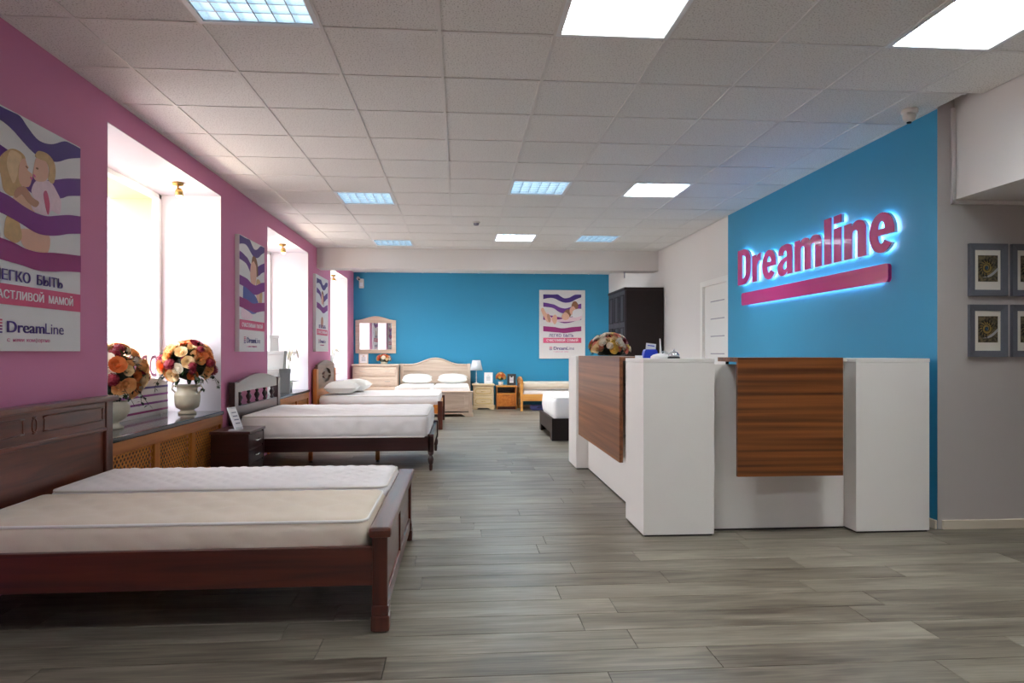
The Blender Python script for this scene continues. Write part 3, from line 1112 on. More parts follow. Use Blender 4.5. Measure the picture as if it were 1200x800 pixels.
for yy in (YA + .005, YB - .075):
    bx('foot_post', (-.345, -.27, yy, yy + .07, 0, .44), 'mahogany_z', b3, .006)
bx('slat_base', (HXb, -.335, YA + .05, YB - .05, .32, .365), 'orange_wood', b3)
mattress('white mattress on the honey coloured bed with two pillows', -2.16, -.32, YA + .05, YB - .05, .366, .53, 'fabric_white', .045, .006, .14, .05)
pillow('plump white pillow nearest the window boxes, on the honey coloured bed', (-1.86, 10.98, .645), .50, .60, .20, 0.04, (0, .0), 'pillows on the honey bed')
pillow('white pillow on the far side of the honey coloured bed, behind another', (-1.78, 11.72, .645), .50, .62, .20, -.05, (0, .0), 'pillows on the honey bed')

# ---------------------------------------------------------------- bleached bed against the back wall
X0, X1 = -1.27, .225
b4 = thing('double_bed', 'bleached wood bed with arched headboard against the blue back wall', 'bed', (-.52, 13.7, 0))
HY0, HY1 = 14.64, 14.70
for xx in (X0, X1 - .07):
    bx('headboard_post', (xx, xx + .07, HY0 - .005, HY1, 0, .955), 'bleached_z', b4, .006)
arch = [(X0 + .07, .30), (X1 - .07, .30), (X1 - .07, .93)]
for k in range(21):
    s_ = k / 20
    arch.append((X1 - .07 - (X1 - X0 - .14) * s_, .945 + .135 * (0.5 - 0.5 * math.cos(2 * PI * min(max((s_ - .12) / .76, 0), 1)))))
arch.append((X0 + .07, .93))
obj('headboard', MB().prism(arch, HY0 + .01, HY1 - .005, 'xz'), 'bleached', b4)
rim = [(x, HY0 + .006, z - .012) for x, z in arch[3:-1]]
obj('headboard_rim', MB().tube(rim, .02, 8), 'bleached', b4)
bx('headboard_moulding', (X0 + .07, X1 - .07, HY0 - .004, HY0 + .012, .80, .825), 'bleached', b4, .004)
for xx in (X0 + .01, X1 - .045):
    bx('side_rail', (xx, xx + .035, 12.80, HY0, .22, .42), 'bleached', b4, .004)
FY0, FY1 = 12.74, 12.80
fb = bx('footboard', (X0 + .05, X1 - .05, FY0 + .012, FY1 - .01, .10, .45), 'bleached', b4)
for xx in (X0 - .005, X1 - .065):
    bx('foot_post', (xx, xx + .07, FY0, FY1, .0, .452), 'bleached_z', b4, .006)
bx('footboard_cap', (X0 - .02, X1 + .02, FY0 - .018, FY1 + .012, .448, .475), 'bleached', b4, .008)
bx('foot_panel', (X0 + .14, X1 - .14, FY0 + .002, FY0 + .014, .16, .40), 'bleached', fb, .008)
pl = [(X0 - .02, .0), (X0 + .12, .0), (X0 + .2, .05), (X1 - .2, .05), (X1 - .12, .0), (X1 + .02, .0), (X1 + .02, .075), (X0 - .02, .075)]
obj('plinth', MB().prism(pl, FY0 - .012, FY0 + .03, 'xz'), 'bleached', b4)
bx('slat_base', (X0 + .04, X1 - .04, FY1, HY0, .30, .35), 'bleached', b4)
xm = (X0 + X1) / 2
mattress('white mattress on the left half of the bleached bed', X0 + .05, xm - .012, 12.83, 14.60, .352, .545, 'fabric_white', .05, .006, .14, .05)
mattress('white mattress on the right half of the bleached bed', xm + .012, X1 - .05, 12.83, 14.60, .352, .545, 'fabric_white', .05, .006, .14, .05)
pillow('white pillow on the left half of the bleached bed', (X0 + .38, 14.34, .652), .62, .42, .18, .03, (.14, 0), 'pillows on the bleached bed')
pillow('white pillow on the right half of the bleached bed', (X1 - .38, 14.34, .652), .62, .42, .18, -.02, (.14, 0), 'pillows on the bleached bed')

# ---------------------------------------------------------------- wenge bed behind the desk
b5 = thing('double_bed', 'dark wenge bed with thick white mattress behind the reception desk', 'bed', (2.2, 9.9, 0))
X0, X1, YA, YB = 1.24, 3.2, 9.16, 10.6
foot = [(YA, 0), (YA + .16, 0), (YA + .2, .10), (YB - .2, .10), (YB - .16, 0), (YB, 0), (YB, .30), (YA, .30)]
obj('footboard', MB().prism(foot, X0, X0 + .03, 'yz'), 'wenge', b5)
for yy in (YA, YB - .03):
    bx('side_rail', (X0 + .03, X1 - .04, yy, yy + .03, .0, .30), 'wenge', b5, .002)
bx('headboard', (X1 - .04, X1, YA - .02, YB + .02, 0, .9), 'wenge', b5, .004)
bx('slat_base', (X0 + .03, X1 - .04, YA + .03, YB - .03, .22, .27), 'wenge', b5)
mattress('thick white mattress on the dark wenge bed', X0 + .035, X1 - .06, YA + .035, YB - .035, .272, .585, 'fabric_white', .04, .008, .14, .06)

# ---------------------------------------------------------------- child's pine bed in the corner
b6 = thing('single_bed', 'small pine bed in the far right corner under the poster', 'bed', (2.1, 14.2, 0))
X0, X1, YA, YB = 1.23, 3.1, 13.85, 14.68
for xx in (X0, X1 - .05):
    for yy in (YA, YB - .06):
        bx('leg', (xx, xx + .05, yy, yy + .06, 0, .64), 'pine', b6, .006)
    for k in range(3):
        z = .36 + .09 * k
        bx('end_slat', (xx + .012, xx + .038, YA + .05, YB - .05, z, z + .06), 'pine_y', b6, .003)
    top = [(YA, .62)] + [(YA + (YB - YA) * k / 10, .64 + .05 * math.sin(PI * k / 10)) for k in range(11)] + [(YB, .62)]
    obj('end_cap', MB().prism(top, xx + .004, xx + .046, 'yz'), 'pine_y', b6)
for yy in (YA + .015, YB - .045):
    bx('side_rail', (X0 + .05, X1 - .05, yy, yy + .03, .20, .34), 'pine', b6, .003)
bx('slat_base', (X0 + .05, X1 - .05, YA + .05, YB - .05, .25, .29), 'pine', b6)
mattress('thin white mattress on the small pine bed', X0 + .06, X1 - .06, YA + .06, YB - .05, .291, .42, 'fabric_white', .06, .004, .14, .04)
mattress('cream mattress stacked uppermost on the small pine bed', X0 + .06, X1 - .06, YA + .06, YB - .05, .432, .575, 'fabric_cream', .06, .004, .14, .04)
ub = thing('storage_bag', 'flat dark blue bag on the floor under the small pine bed', 'bag', (1.65, 14.05, 0))
obj('bag_body', rounded_box_mesh(1.46, 1.84, 13.95, 14.3, .0, .10, .035, .05, 0, .1, 0), 'print_blue', ub)
obj('bag_strap', MB().tube([(1.58, 13.95, .05), (1.6, 13.93, .07), (1.7, 13.93, .07), (1.72, 13.95, .05)], .008, 6), 'black_metal', ub)

# ---------------------------------------------------------------- bleached dresser and mirror
d = thing('dresser', 'bleached wood chest of drawers in the far left corner under the mirror', 'dresser', (-1.73, 14.45, 0))
X0, X1, YA, YB = -2.2, -1.29, 14.2, 14.73
bx('carcass', (X0, X1, YA + .02, YB, .06, .92), 'bleached_z', d, .004)
bx('top', (X0 - .02, X1 + .02, YA - .02, YB, .92, .95), 'bleached', d, .008)
bx('base', (X0 - .01, X1 + .01, YA, YB, 0, .07), 'bleached', d, .006)
for k in range(4):
    z = .09 + .207 * k
    dw = bx('drawer', (X0 + .03, X1 - .03, YA, YA + .03, z, z + .19), 'bleached', d, .008)
    rp = [(x, YA - .001, z_) for x, z_ in smooth_poly([(X0 + .10, z + .05), (X1 - .10, z + .05), (X1 - .07, z + .095), (X1 - .10, z + .14), (X0 + .10, z + .14), (X0 + .07, z + .095)], 4)]
    obj('drawer_rim', MB().tube(rp, .006, 6, True, True), 'bleached', dw)
    for xx in (X0 + .2, X1 - .2):
        obj('handle', MB().tube([(xx - .05, YA, z + .10), (xx - .035, YA - .02, z + .095), (xx + .035, YA - .02, z + .095), (xx + .05, YA, z + .10)], .006, 6), 'silver_handle', dw)
mr = thing('wall_mirror', 'arched mirror in bleached wood frame on the blue wall above the dresser', 'mirror', (-1.79, 14.74, 1.17))
X0, X1, z0, z1 = -2.215, -1.365, 1.175, 1.88
outer = [(X0, z0), (X1, z0), (X1, z1)]
inner = [(X0 + .085, z0 + .08), (X1 - .085, z0 + .08), (X1 - .085, z1 - .06)]
for k in range(13):
    s_ = k / 12
    outer.append((X1 - (X1 - X0) * s_, z1 + .085 * (0.5 - 0.5 * math.cos(2 * PI * s_))))
    inner.append((X1 - .085 - (X1 - X0 - .17) * s_, z1 - .06 + .02 * (0.5 - 0.5 * math.cos(2 * PI * s_)) * 0))
obj('frame', MB().ring_prism(outer, inner, 14.71, 14.748, 'xz'), 'bleached', mr)
bx('mirror_pane', (X0 + .06, X1 - .06, 14.728, 14.745, z0 + .06, z1 - .04), 'mirror_glass', mr)


def photo_frame(label, loc, w, h, rotz, frame_mat, lean=.22, group=None, inner='paper', bar=.018):
    t = thing('photo_frame', label, 'picture frame', loc, (-lean, 0, rotz), group)
    fm = MB()
    for b in [(-w / 2, w / 2, -.008, .008, 0, bar), (-w / 2, w / 2, -.008, .008, h - bar, h), (-w / 2, -w / 2 + bar, -.008, .008, bar, h - bar), (w / 2 - bar, w / 2, -.008, .008, bar, h - bar)]:
        fm.box(*b, .002)
    obj('frame', fm, frame_mat, t, True)
    bx('sheet', (-w / 2 + .004, w / 2 - .004, -.002, .004, .004, h - .004), inner, t, local=True)
    tx = MB()
    for k in range(4):
        tx.box(-w * .22, w * .22, -.0032, -.0018, h * (.3 + .1 * k), h * (.3 + .1 * k) + h * .035)
    obj('print', tx, 'paper_ink', t, True)
    lg = obj('stand', MB().box(-.02, .02, -.003, .003, 0, h * .85), frame_mat, t, True)
    lg.location = (0, .008 + h * .85 * math.sin(.42), 0)
    lg.rotation_euler = (.42, 0, 0)
    lg.location = (0, h * .30, -h * .02 + .012)
    return t


photo_frame('bleached photo frame standing on the dresser', (-2.0, 14.38, .9545), .19, .22, .1, 'bleached', group='standing photo frames')


# ---------------------------------------------------------------- bedside cabinets at the back wall
n1 = thing('nightstand', 'bleached two-drawer nightstand beside the arched bed', 'nightstand', (.49, 14.5, 0))
X0, X1, YA, YB = .275, .705, 14.28, 14.72
bx('carcass', (X0, X1, YA + .02, YB, .06, .50), 'bleached_warm', n1, .004)
bx('top', (X0 - .02, X1 + .02, YA - .02, YB, .50, .53), 'bleached_warm', n1, .006)
pl = [(X0 - .01, 0), (X0 + .07, 0), (X0 + .11, .035), (X1 - .11, .035), (X1 - .07, 0), (X1 + .01, 0), (X1 + .01, .065), (X0 - .01, .065)]
obj('plinth', MB().prism(pl, YA - .005, YA + .03, 'xz'), 'bleached_warm', n1)
for k in range(2):
    z = .08 + .21 * k
    dw = bx('drawer', (X0 + .02, X1 - .02, YA, YA + .03, z, z + .195), 'bleached_warm', n1, .006)
    rp = [(x, YA - .001, z_) for x, z_ in smooth_poly([(X0 + .09, z + .05), (X1 - .09, z + .05), (X1 - .055, z + .1), (X1 - .09, z + .145), (X0 + .09, z + .145), (X0 + .055, z + .1)], 4)]
    obj('drawer_rim', MB().tube(rp, .007, 6, True, True), 'gold_handle', dw)
    obj('handle', MB().tube([(.44, YA, z + .10), (.46, YA - .02, z + .09), (.52, YA - .02, z + .09), (.54, YA, z + .10)], .006, 6), 'gold_handle', dw)
n2 = thing('nightstand', 'honey wood nightstand with open shelf and one drawer by the pine bed', 'nightstand', (.98, 14.5, 0))
X0, X1, YA, YB = .765, 1.185, 14.28, 14.72
for xx in (X0, X1 - .02):
    bx('side', (xx, xx + .02, YA, YB, 0, .47), 'orange_wood_z', n2, .002)
bx('top', (X0 - .012, X1 + .012, YA - .012, YB, .47, .497), 'pine', n2, .004)
bx('back', (X0 + .02, X1 - .02, YB - .02, YB, .03, .47), 'dark_cherry_y', n2)
bx('shelf', (X0 + .02, X1 - .02, YA + .01, YB - .02, .315, .335), 'pine', n2)
bx('plinth', (X0 + .02, X1 - .02, YA + .02, YA + .04, 0, .06), 'mahogany', n2)
bx('bottom', (X0 + .02, X1 - .02, YA + .02, YB - .02, .06, .075), 'pine', n2)
dpoly = [(X0 + .022, .065), (X1 - .022, .065), (X1 - .022, .325), (X1 - .12, .325), (X1 - .15, .305), (X0 + .15, .305), (X0 + .12, .325), (X0 + .022, .325)]
obj('drawer_front', MB().prism(dpoly, YA - .002, YA + .018, 'xz'), 'orange_wood', n2)
tl = thing('table_lamp', 'small table lamp with pale shade on the bleached nightstand', 'lamp', (.345, 14.5, .531))
obj('base', MB().lathe([(0, 0), (.055, 0), (.055, .012), (.02, .022), (.009, .03)], seg=20), 'ceramic_white', tl, True)
obj('pole', MB().lathe([(.009, .02), (.012, .06), (.007, .09), (.013, .13), (.008, .17), (.012, .21), (.006, .25), (.006, .34)], seg=12), 'acrylic', tl, True)
obj('shade', MB().lathe([(.135, .285), (.085, .50), (.08, .50), (.13, .285)], seg=28), 'lamp_shade', tl, True)
photo_frame('white photo frame on the bleached nightstand beside the lamp', (.60, 14.45, .5345), .18, .24, -.05, 'ceramic_white', group='standing photo frames')
photo_frame('black photo frame on the honey wood nightstand', (1.09, 14.45, .5015), .185, .24, -.12, 'black_frame', group='standing photo frames', bar=.05)

# ---------------------------------------------------------------- dark nightstand between bed and radiator
n3 = thing('nightstand', 'dark cherry nightstand between the radiator cover and the spindle bed', 'nightstand', (-2.05, 6.45, 0))
X0, X1, YA, YB = -2.205, -1.87, 6.22, 6.70
bx('carcass', (X0, X1 - .015, YA + .015, YB - .015, .05, .47), 'dark_cherry', n3, .003)
bx('top', (X0 - .005, X1 + .012, YA - .01, YB + .01, .47, .497), 'dark_cherry_y', n3, .006)
bx('base', (X0, X1 + .005, YA + .005, YB - .005, 0, .055), 'dark_cherry_y', n3, .004)
for yy in (YA, YB - .03):
    bx('corner_post', (X1 - .03, X1, yy, yy + .03, .055, .47), 'dark_cherry', n3, .004)
for k in range(3):
    z = .07 + .133 * k
    dw = bx('drawer', (X1 - .02, X1 - .002, YA + .035, YB - .035, z, z + .12), 'dark_cherry_y', n3, .006)
    obj('handle', MB().tube([(X1 - .002, 6.40, z + .065), (X1 + .02, 6.41, z + .06), (X1 + .02, 6.51, z + .06), (X1 - .002, 6.52, z + .065)], .005, 6), 'chrome', dw)
ps = thing('price_stand', 'tilted clear price stand on the dark cherry nightstand', 'price stand', (-2.02, 6.34, .498))
q = bx('plate', (-.006, .006, -.055, .055, .0, .215), 'acrylic', ps, .004, True)
q.rotation_euler = (0, -.42, -.35)
q.location = (.03, 0, .006)
q2 = bx('price_card', (.0062, .0085, -.046, .046, .02, .195), 'paper', q, 0, True)
for k in range(4):
    bx('printed_line', (.0085, .0095, -.03, .03, .05 + .035 * k, .06 + .035 * k), 'paper_ink', q2, 0, True)
bx('foot', (-.05, .05, -.055, .055, 0, .006), 'acrylic', ps, .002, True)

# ---------------------------------------------------------------- wardrobe
wd = thing('wardrobe', 'tall dark wenge wardrobe with panelled doors by the white wall', 'wardrobe', (2.9, 11.25, 0))
X0, X1, YA, YB, H = 2.61, 3.235, 10.67, 11.86, 2.22
bx('carcass', (X0 + .025, X1, YA, YB, .06, H - .03), 'wenge', wd, .003)
bx('cornice', (X0 - .01, X1, YA - .012, YB + .012, H - .03, H + .012), 'wenge', wd, .006)
bx('plinth', (X0 + .03, X1, YA + .005, YB - .005, 0, .06), 'wenge', wd)
nd = 3
for k in range(nd):
    a, b = YA + (YB - YA) / nd * k + .003, YA + (YB - YA) / nd * (k + 1) - .003
    dr_ = bx('door', (X0, X0 + .024, a, b, .065, H - .035), 'wenge_gloss', wd, .002)
    for z in (.12, .64, 1.16, 1.68):
        ring = MB()
        z2 = z + .44
        ring.box(X0 - .008, X0 + .001, a + .055, b - .055, z, z + .02).box(X0 - .008, X0 + .001, a + .055, b - .055, z2 - .02, z2).box(X0 - .008, X0 + .001, a + .055, a + .075, z, z2).box(X0 - .008, X0 + .001, b - .075, b - .055, z, z2)
        obj('panel_rim', ring, 'wenge', dr_)
    kn = obj('knob', MB().lathe([(.006, 0), (.006, .012), (.014, .02), (.012, .03), (0, .032)], (0, 0, 0), 10), 'silver_handle', dr_, True)
    kn.rotation_euler = (0, -PI / 2, 0)
    kn.location = Vector((X0, b - .03, 1.05)) - wloc(wd)
#PART4
# ---------------------------------------------------------------- reception desk
DT = 1.158


desk = thing('reception_desk', 'white L-shaped reception desk with hanging zebrano wood boards', 'desk', (1.6, 5.0, 0))


def tower(x0, x1, y0, y1):
    t = bx('tower', (x0 + .002, x1 - .002, y0 + .002, y1 - .002, .012, DT - .026), 'laminate_white', desk, .0015)
    bx('tower_top', (x0, x1, y0, y1, DT - .025, DT), 'laminate_white', t, .002)
    bx('plinth', (x0 + .012, x1 - .012, y0 + .012, y1 - .012, 0, .012), 'laminate_dark_edge', t)


tower(1.185, 1.66, 4.35, 4.83)
tower(2.615, 3.13, 4.335, 4.80)
tower(1.185, 1.62, 6.92, 7.40)
PT_ = 1.118
fp = bx('front_panel', (1.662, 2.613, 4.475, 4.50, .012, PT_), 'laminate_white', desk, .0015)
bx('plinth', (1.662, 2.613, 4.48, 4.498, 0, .012), 'laminate_dark_edge', fp)
bx('inner_shelf', (1.662, 2.613, 4.502, 4.80, .72, .745), 'laminate_white', fp, .0015)
bx('cap', (2.50, 2.613, 4.44, 4.60, 1.137, DT), 'laminate_white', fp, .0015)
lp = bx('side_panel', (1.31, 1.335, 4.832, 6.918, .012, PT_), 'laminate_white', desk, .0015)
bx('plinth', (1.314, 1.332, 4.832, 6.918, 0, .012), 'laminate_dark_edge', lp)
bx('inner_shelf', (1.337, 1.62, 4.832, 6.918, .72, .745), 'laminate_white', lp, .0015)
fc = bx('front_counter', (1.777, 2.48, 4.283, 4.60, 1.137, 1.165), 'zebrano', desk, .0015)
bx('hanging_board', (1.777, 2.48, 4.255, 4.282, .40, 1.165), 'zebrano', fc, .0015)
for xx in (1.80, 2.455):
    obj('standoff', MB().cyl((xx, 4.4885, PT_ + .0005), (xx, 4.4885, 1.1365), .011, seg=10), 'black_metal', fc)
for xx in (1.95, 2.31):
    for z in (.55, .95):
        obj('spacer', MB().cyl((xx, 4.2825, z), (xx, 4.4745, z), .012, seg=10), 'chrome', fc)
lc = bx('side_counter', (1.193, 1.50, 4.93, 6.66, 1.137, 1.165), 'zebrano_y', desk, .0015)
bx('hanging_board', (1.165, 1.192, 4.93, 6.66, .39, 1.165), 'zebrano_y', lc, .0015)
for yy in (4.97, 6.6):
    obj('standoff', MB().cyl((1.3225, yy, PT_ + .0005), (1.3225, yy, 1.1365), .011, seg=10), 'black_metal', lc)
for yy in (5.2, 6.35):
    for z in (.55, .95):
        obj('spacer', MB().cyl((1.193, yy, z), (1.3095, yy, z), .012, seg=10), 'chrome', lc)

# things on the desk
ch = thing('card_holder', 'blue plastic card holder with a white card on the reception desk', 'card holder', (1.345, 4.76, DT))
obj('holder', MB().prism([(-.055, 0), (.055, 0), (.045, .05), (.035, .062), (-.035, .062), (-.045, .05)], -.03, .03, 'xz'), 'blue_plastic', ch, True)
cd = bx('card', (-.036, .036, -.002, .002, .055, .105), 'paper', ch, 0, True)
cd.rotation_euler = (-.12, .12, 0)
bx('printed_line', (-.025, .025, -.003, -.002, .085, .092), 'blue_plastic', cd, 0, True)
bx('card_pile', (-.10, -.06, -.03, .03, 0, .018), 'paper', ch, .001, True)
pn = thing('pen_stand', 'white desk pen upright in its rounded base on the reception desk', 'pen stand', (1.375, 4.60, DT + .001))
obj('base', MB().lathe([(.0, 0), (.07, 0), (.068, .012), (.05, .024), (.02, .032), (0, .033)], seg=24), 'ceramic_white', pn, True)
obj('pen', MB().tube([(0, 0, .03), (-.002, 0, .08), (-.005, 0, .135)], [.008, .006, .003], 10), 'ceramic_white', pn, True)
obj('chain', MB().tube([(0, 0, .04), (.03, -.01, .05), (.06, -.02, .02), (.085, -.02, .006)], .003, 6), 'paper', pn, True)
be = thing('desk_bell', 'round chrome service bell on the corner tower of the desk', 'bell', (1.435, 4.50, DT))
obj('bell_base', MB().lathe([(0, 0), (.041, 0), (.041, .008), (.036, .012), (0, .012)], seg=24), 'black_metal', be, True)
obj('dome', MB().lathe([(.037, .013), (.036, .024), (.029, .038), (.016, .047), (.004, .05), (0, .05)], seg=24), 'chrome', be, True)
obj('button', MB().lathe([(.004, .049), (.004, .056), (.008, .058), (.006, .063), (0, .064)], seg=12), 'chrome', be, True)

# ---------------------------------------------------------------- posters
POSTER_STRIPES = [
    ('print_indigo', [(0, .995), (.22, .992), (.304, .994), (.386, .994), (.453, .965), (.533, .936), (.607, .932), (.701, .948), (.818, .988), (.9, .994), (1, .994)],
     [(1, .948), (.864, .915), (.737, .874), (.599, .858), (.501, .868), (.408, .893), (.319, .921), (.22, .936), (.1, .93), (0, .915)]),
    ('print_violet', [(0, .86), (.1, .852), (.22, .836), (.3, .824), (.4, .79), (.5, .768), (.6, .765), (.719, .788), (.846, .818), (1, .846)],
     [(1, .762), (.864, .738), (.781, .713), (.6, .68), (.5, .685), (.4, .71), (.3, .755), (.22, .775), (.1, .785), (0, .79)]),
    ('print_purple', [(0, .655), (.22, .645), (.304, .638), (.408, .619), (.517, .607), (.632, .608), (.737, .626), (.864, .648), (1, .661)],
     [(1, .576), (.864, .558), (.737, .534), (.616, .52), (.517, .521), (.408, .539), (.304, .553), (.22, .562), (0, .575)]),
    ('print_magenta', [(0, .47), (.22, .459), (.319, .453), (.438, .438), (.566, .437), (.719, .452), (1, .468)],
     [(1, .387), (.846, .378), (.683, .363), (.549, .356), (.408, .365), (.304, .369), (.22, .373), (0, .385)]),
]


def poster(label, loc, rot, w, h, shapes, line2, margin=0.0, stripes=(0, 1, 2, 3), line1='ЛЕГКО БЫТЬ', white_band=False, overlay=True, depth=.03):
    t = thing('poster', label, 'poster', loc, rot, 'advertising posters')
    bx('canvas', (0, w, 0, h, 0, depth), 'canvas', t, .002, True)
    m = margin
    U = lambda u: w * (m + (1 - 2 * m) * u)
    V = lambda v: h * (m * .7 + (1 - m * 1.4) * v)
    d = depth + .0006
    over = len(shapes) + 2 if overlay else 0

    def flat(name, pts, mat, k):
        obj(name, MB().prism([(U(a), V(b)) for a, b in pts], d, d + .0005 + .00016 * k, 'xy'), mat, t, True)
    for i in stripes:
        mat, up, lo = POSTER_STRIPES[i]
        flat('stripe', smooth_poly(up, 4, False) + smooth_poly(lo, 4, False), mat, 0 if i < 2 else over)
    for k, (name, mat, pts) in enumerate(shapes):
        flat(name, smooth_poly(pts, 4), mat, 1 + k)
    def words(name, txt, height, u0, u1, v, bold, mat, dz):
        ws = txt.split(' ')
        tot = len(txt)
        at = 0
        for w_ in ws:
            a_, b_ = u0 + (u1 - u0) * at / tot, u0 + (u1 - u0) * (at + len(w_)) / tot
            obj(name, shift(text_mesh(w_, h * height, .0004, 0, fit=U(b_) - U(a_), bold=bold), U(a_), V(v), d + dz), mat, t, True)
            at += len(w_) + 1
    if line1:
        words('headline', line1, .043,   .15, .79, .292, .0022, 'print_text', .0042)
    bd = obj('band', MB().box(U(0), U(1), V(.192), V(.277), d, d + .001), 'print_pink', t, True)
    words('band_text', line2, .034, .09, .91, .217, .0018, 'print_white', .0018)
    obj('brand_text', shift(text_mesh('Dream', h * .048, .0004, 0, fit=w * .335 * (1 - 2 * m), bold=.003), U(.275), V(.078), d + .001), 'print_text', t, True)
    obj('brand_text', shift(text_mesh('Line', h * .048, .0004, .0, fit=w * .19 * (1 - 2 * m)), U(.62), V(.078), d + .001), 'print_text', t, True)
    words('tagline', 'с нами комфортно', .016, .275, .665, .040, 0, 'print_rose', .001)
    for k in range(5):
        bx('logo_bar', (U(.16), U(.235), V(.074 + .0125 * k), V(.081 + .0125 * k), d, d + .001), ['print_text', 'print_purple', 'print_magenta', 'print_pink', 'print_pink'][k], t, 0, True)
    return t


mother = [
    ('figure', 'print_skin', [(.378, .513), (.486, .528), (.658, .524), (.649, .449), (.566, .438), (.438, .441), (.392, .472)]),
    ('figure', 'print_blond', [(.276, .56), (.36, .56), (.40, .50), (.39, .47), (.34, .452), (.29, .46), (.25, .48)]),
    ('figure', 'print_skin', [(.378, .662), (.423, .658), (.486, .632), (.517, .607), (.438, .605), (.34, .62), (.33, .65)]),
    ('figure', 'print_blond', [(.304, .838), (.378, .845), (.431, .828), (.42, .787), (.39, .763), (.40, .699), (.363, .677), (.319, .644), (.248, .657), (.225, .71), (.20, .748), (.225, .794)]),
    ('figure', 'print_skin', [(.425, .824), (.446, .802), (.461, .793), (.452, .779), (.497, .768), (.489, .744), (.461, .709), (.392, .705), (.37, .74), (.385, .80)]),
    ('figure', 'print_blond_light', [(.30, .83), (.37, .835), (.40, .82), (.37, .78), (.36, .74), (.33, .70), (.30, .72), (.27, .77)]),
    ('figure', 'print_dress', [(.541, .753), (.667, .769), (.737, .735), (.781, .695), (.763, .637), (.683, .640), (.632, .611), (.509, .613), (.486, .639), (.517, .659), (.486, .698)]),
    ('figure', 'print_skin', [(.533, .849), (.599, .859), (.64, .841), (.649, .797), (.616, .763), (.533, .748), (.501, .768), (.509, .799)]),
    ('figure', 'print_blond', [(.566, .887), (.649, .889), (.71, .863), (.722, .818), (.701, .768), (.65, .775), (.658, .822), (.632, .850), (.573, .850), (.524, .852), (.533, .872)]),
    ('figure', 'print_skin_dark', [(.363, .688), (.431, .703), (.493, .67), (.557, .658), (.524, .631), (.453, .642), (.4, .665), (.348, .642), (.333, .658)]),
    ('figure', 'print_brown', [(.437, .795), (.452, .790), (.450, .786), (.436, .790)]),
    ('figure', 'print_rose', [(.478, .757), (.496, .752), (.488, .744), (.476, .750)]),
    ('figure', 'print_brown', [(.528, .806), (.548, .808), (.548, .801), (.530, .800)]),
    ('figure', 'print_rose', [(.503, .772), (.522, .768), (.520, .760), (.505, .764)]),
    ('figure', 'print_pink', [(.60, .70), (.63, .72), (.66, .67), (.65, .62), (.63, .63)]),
]
father = [
    ('figure', 'print_skin', [(.50, .83), (.60, .82), (.66, .76), (.64, .66), (.56, .58), (.46, .60), (.40, .68), (.42, .77)]),
    ('figure', 'print_brown', [(.46, .80), (.50, .86), (.62, .86), (.70, .80), (.72, .70), (.66, .70), (.64, .78), (.54, .82)]),
    ('figure', 'print_blue', [(.14, .58), (.30, .60), (.56, .52), (.72, .46), (.66, .36), (.40, .34), (.16, .37)]),
    ('figure', 'print_blond', [(.66, .66), (.80, .66), (.90, .56), (.88, .46), (.80, .42), (.72, .48), (.64, .56)]),
    ('figure', 'print_skin', [(.66, .62), (.74, .62), (.78, .54), (.76, .47), (.68, .48), (.63, .55)]),
    ('figure', 'print_dress', [(.08, .37), (.30, .36), (.48, .33), (.44, .29), (.10, .29)]),
]
girl = [
    ('figure', 'print_skin', [(.44, .80), (.54, .81), (.60, .74), (.56, .66), (.46, .64), (.40, .70)]),
    ('figure', 'print_brown', [(.42, .80), (.48, .84), (.58, .82), (.64, .74), (.62, .62), (.58, .66), (.57, .74), (.50, .79)]),
    ('figure', 'print_skin_dark', [(.40, .44), (.52, .46), (.58, .40), (.52, .30), (.42, .30), (.36, .36)]),
]
family = [
    ('figure', 'print_dress', [(.05, .62), (.12, .70), (.2, .62), (.34, .58), (.6, .60), (.86, .64), (1.0, .68), (.98, .58), (.7, .545), (.4, .54), (.12, .53)]),
    ('figure', 'print_skin', [(-.06, .74), (.0, .77), (.06, .70), (.16, .62), (.18, .55), (.10, .54), (.02, .62)]),
    ('figure', 'print_skin', [(.22, .60), (.30, .66), (.36, .63), (.35, .54), (.30, .50), (.25, .54)]),
    ('figure', 'print_skin_dark', [(.10, .66), (.16, .66), (.20, .58), (.17, .53), (.12, .57)]),
    ('figure', 'print_skin', [(.48, .62), (.54, .69), (.63, .71), (.69, .66), (.66, .59), (.56, .57)]),
    ('figure', 'print_brown', [(.54, .70), (.62, .745), (.70, .74), (.74, .68), (.70, .62), (.67, .66), (.60, .70)]),
    ('figure', 'print_skin', [(.70, .76), (.78, .80), (.85, .76), (.84, .68), (.76, .66), (.70, .69)]),
    ('figure', 'print_brown', [(.74, .80), (.78, .87), (.86, .88), (.92, .82), (.90, .76), (.85, .76), (.80, .80)]),
    ('figure', 'print_white', [(.78, .72), (.92, .76), (1.02, .74), (1.03, .66), (.90, .62), (.78, .62)]),
]
poster('large poster of a mother kissing a child, cut by the left edge of the photo', (LX + .001, 3.30, 1.205), ROT_LEFT, .9, 1.2, mother, 'СЧАСТЛИВОЙ МАМОЙ')
poster('poster with a blue-clad figure on the pink wall between the two nearer windows', (LX + .001, 7.06, 1.205), ROT_LEFT, .88, 1.185, father, 'СЧАСТЛИВЫМ ПАПОЙ', line1=None, depth=.045)
poster('narrow looking poster on the pink wall above the oval headboard', (LX + .001, 10.72, 1.21), ROT_LEFT, .98, 1.2, girl, 'СЧАСТЛИВЫМ', margin=.06, stripes=(0, 1, 2), depth=.045)
poster('poster of a reclining family on the blue back wall', (1.715, BY - .001, 1.06), ROT_BACK, 1.005, 1.49, family, 'СЧАСТЛИВОЙ СЕМЬЕЙ', margin=.085, overlay=False)

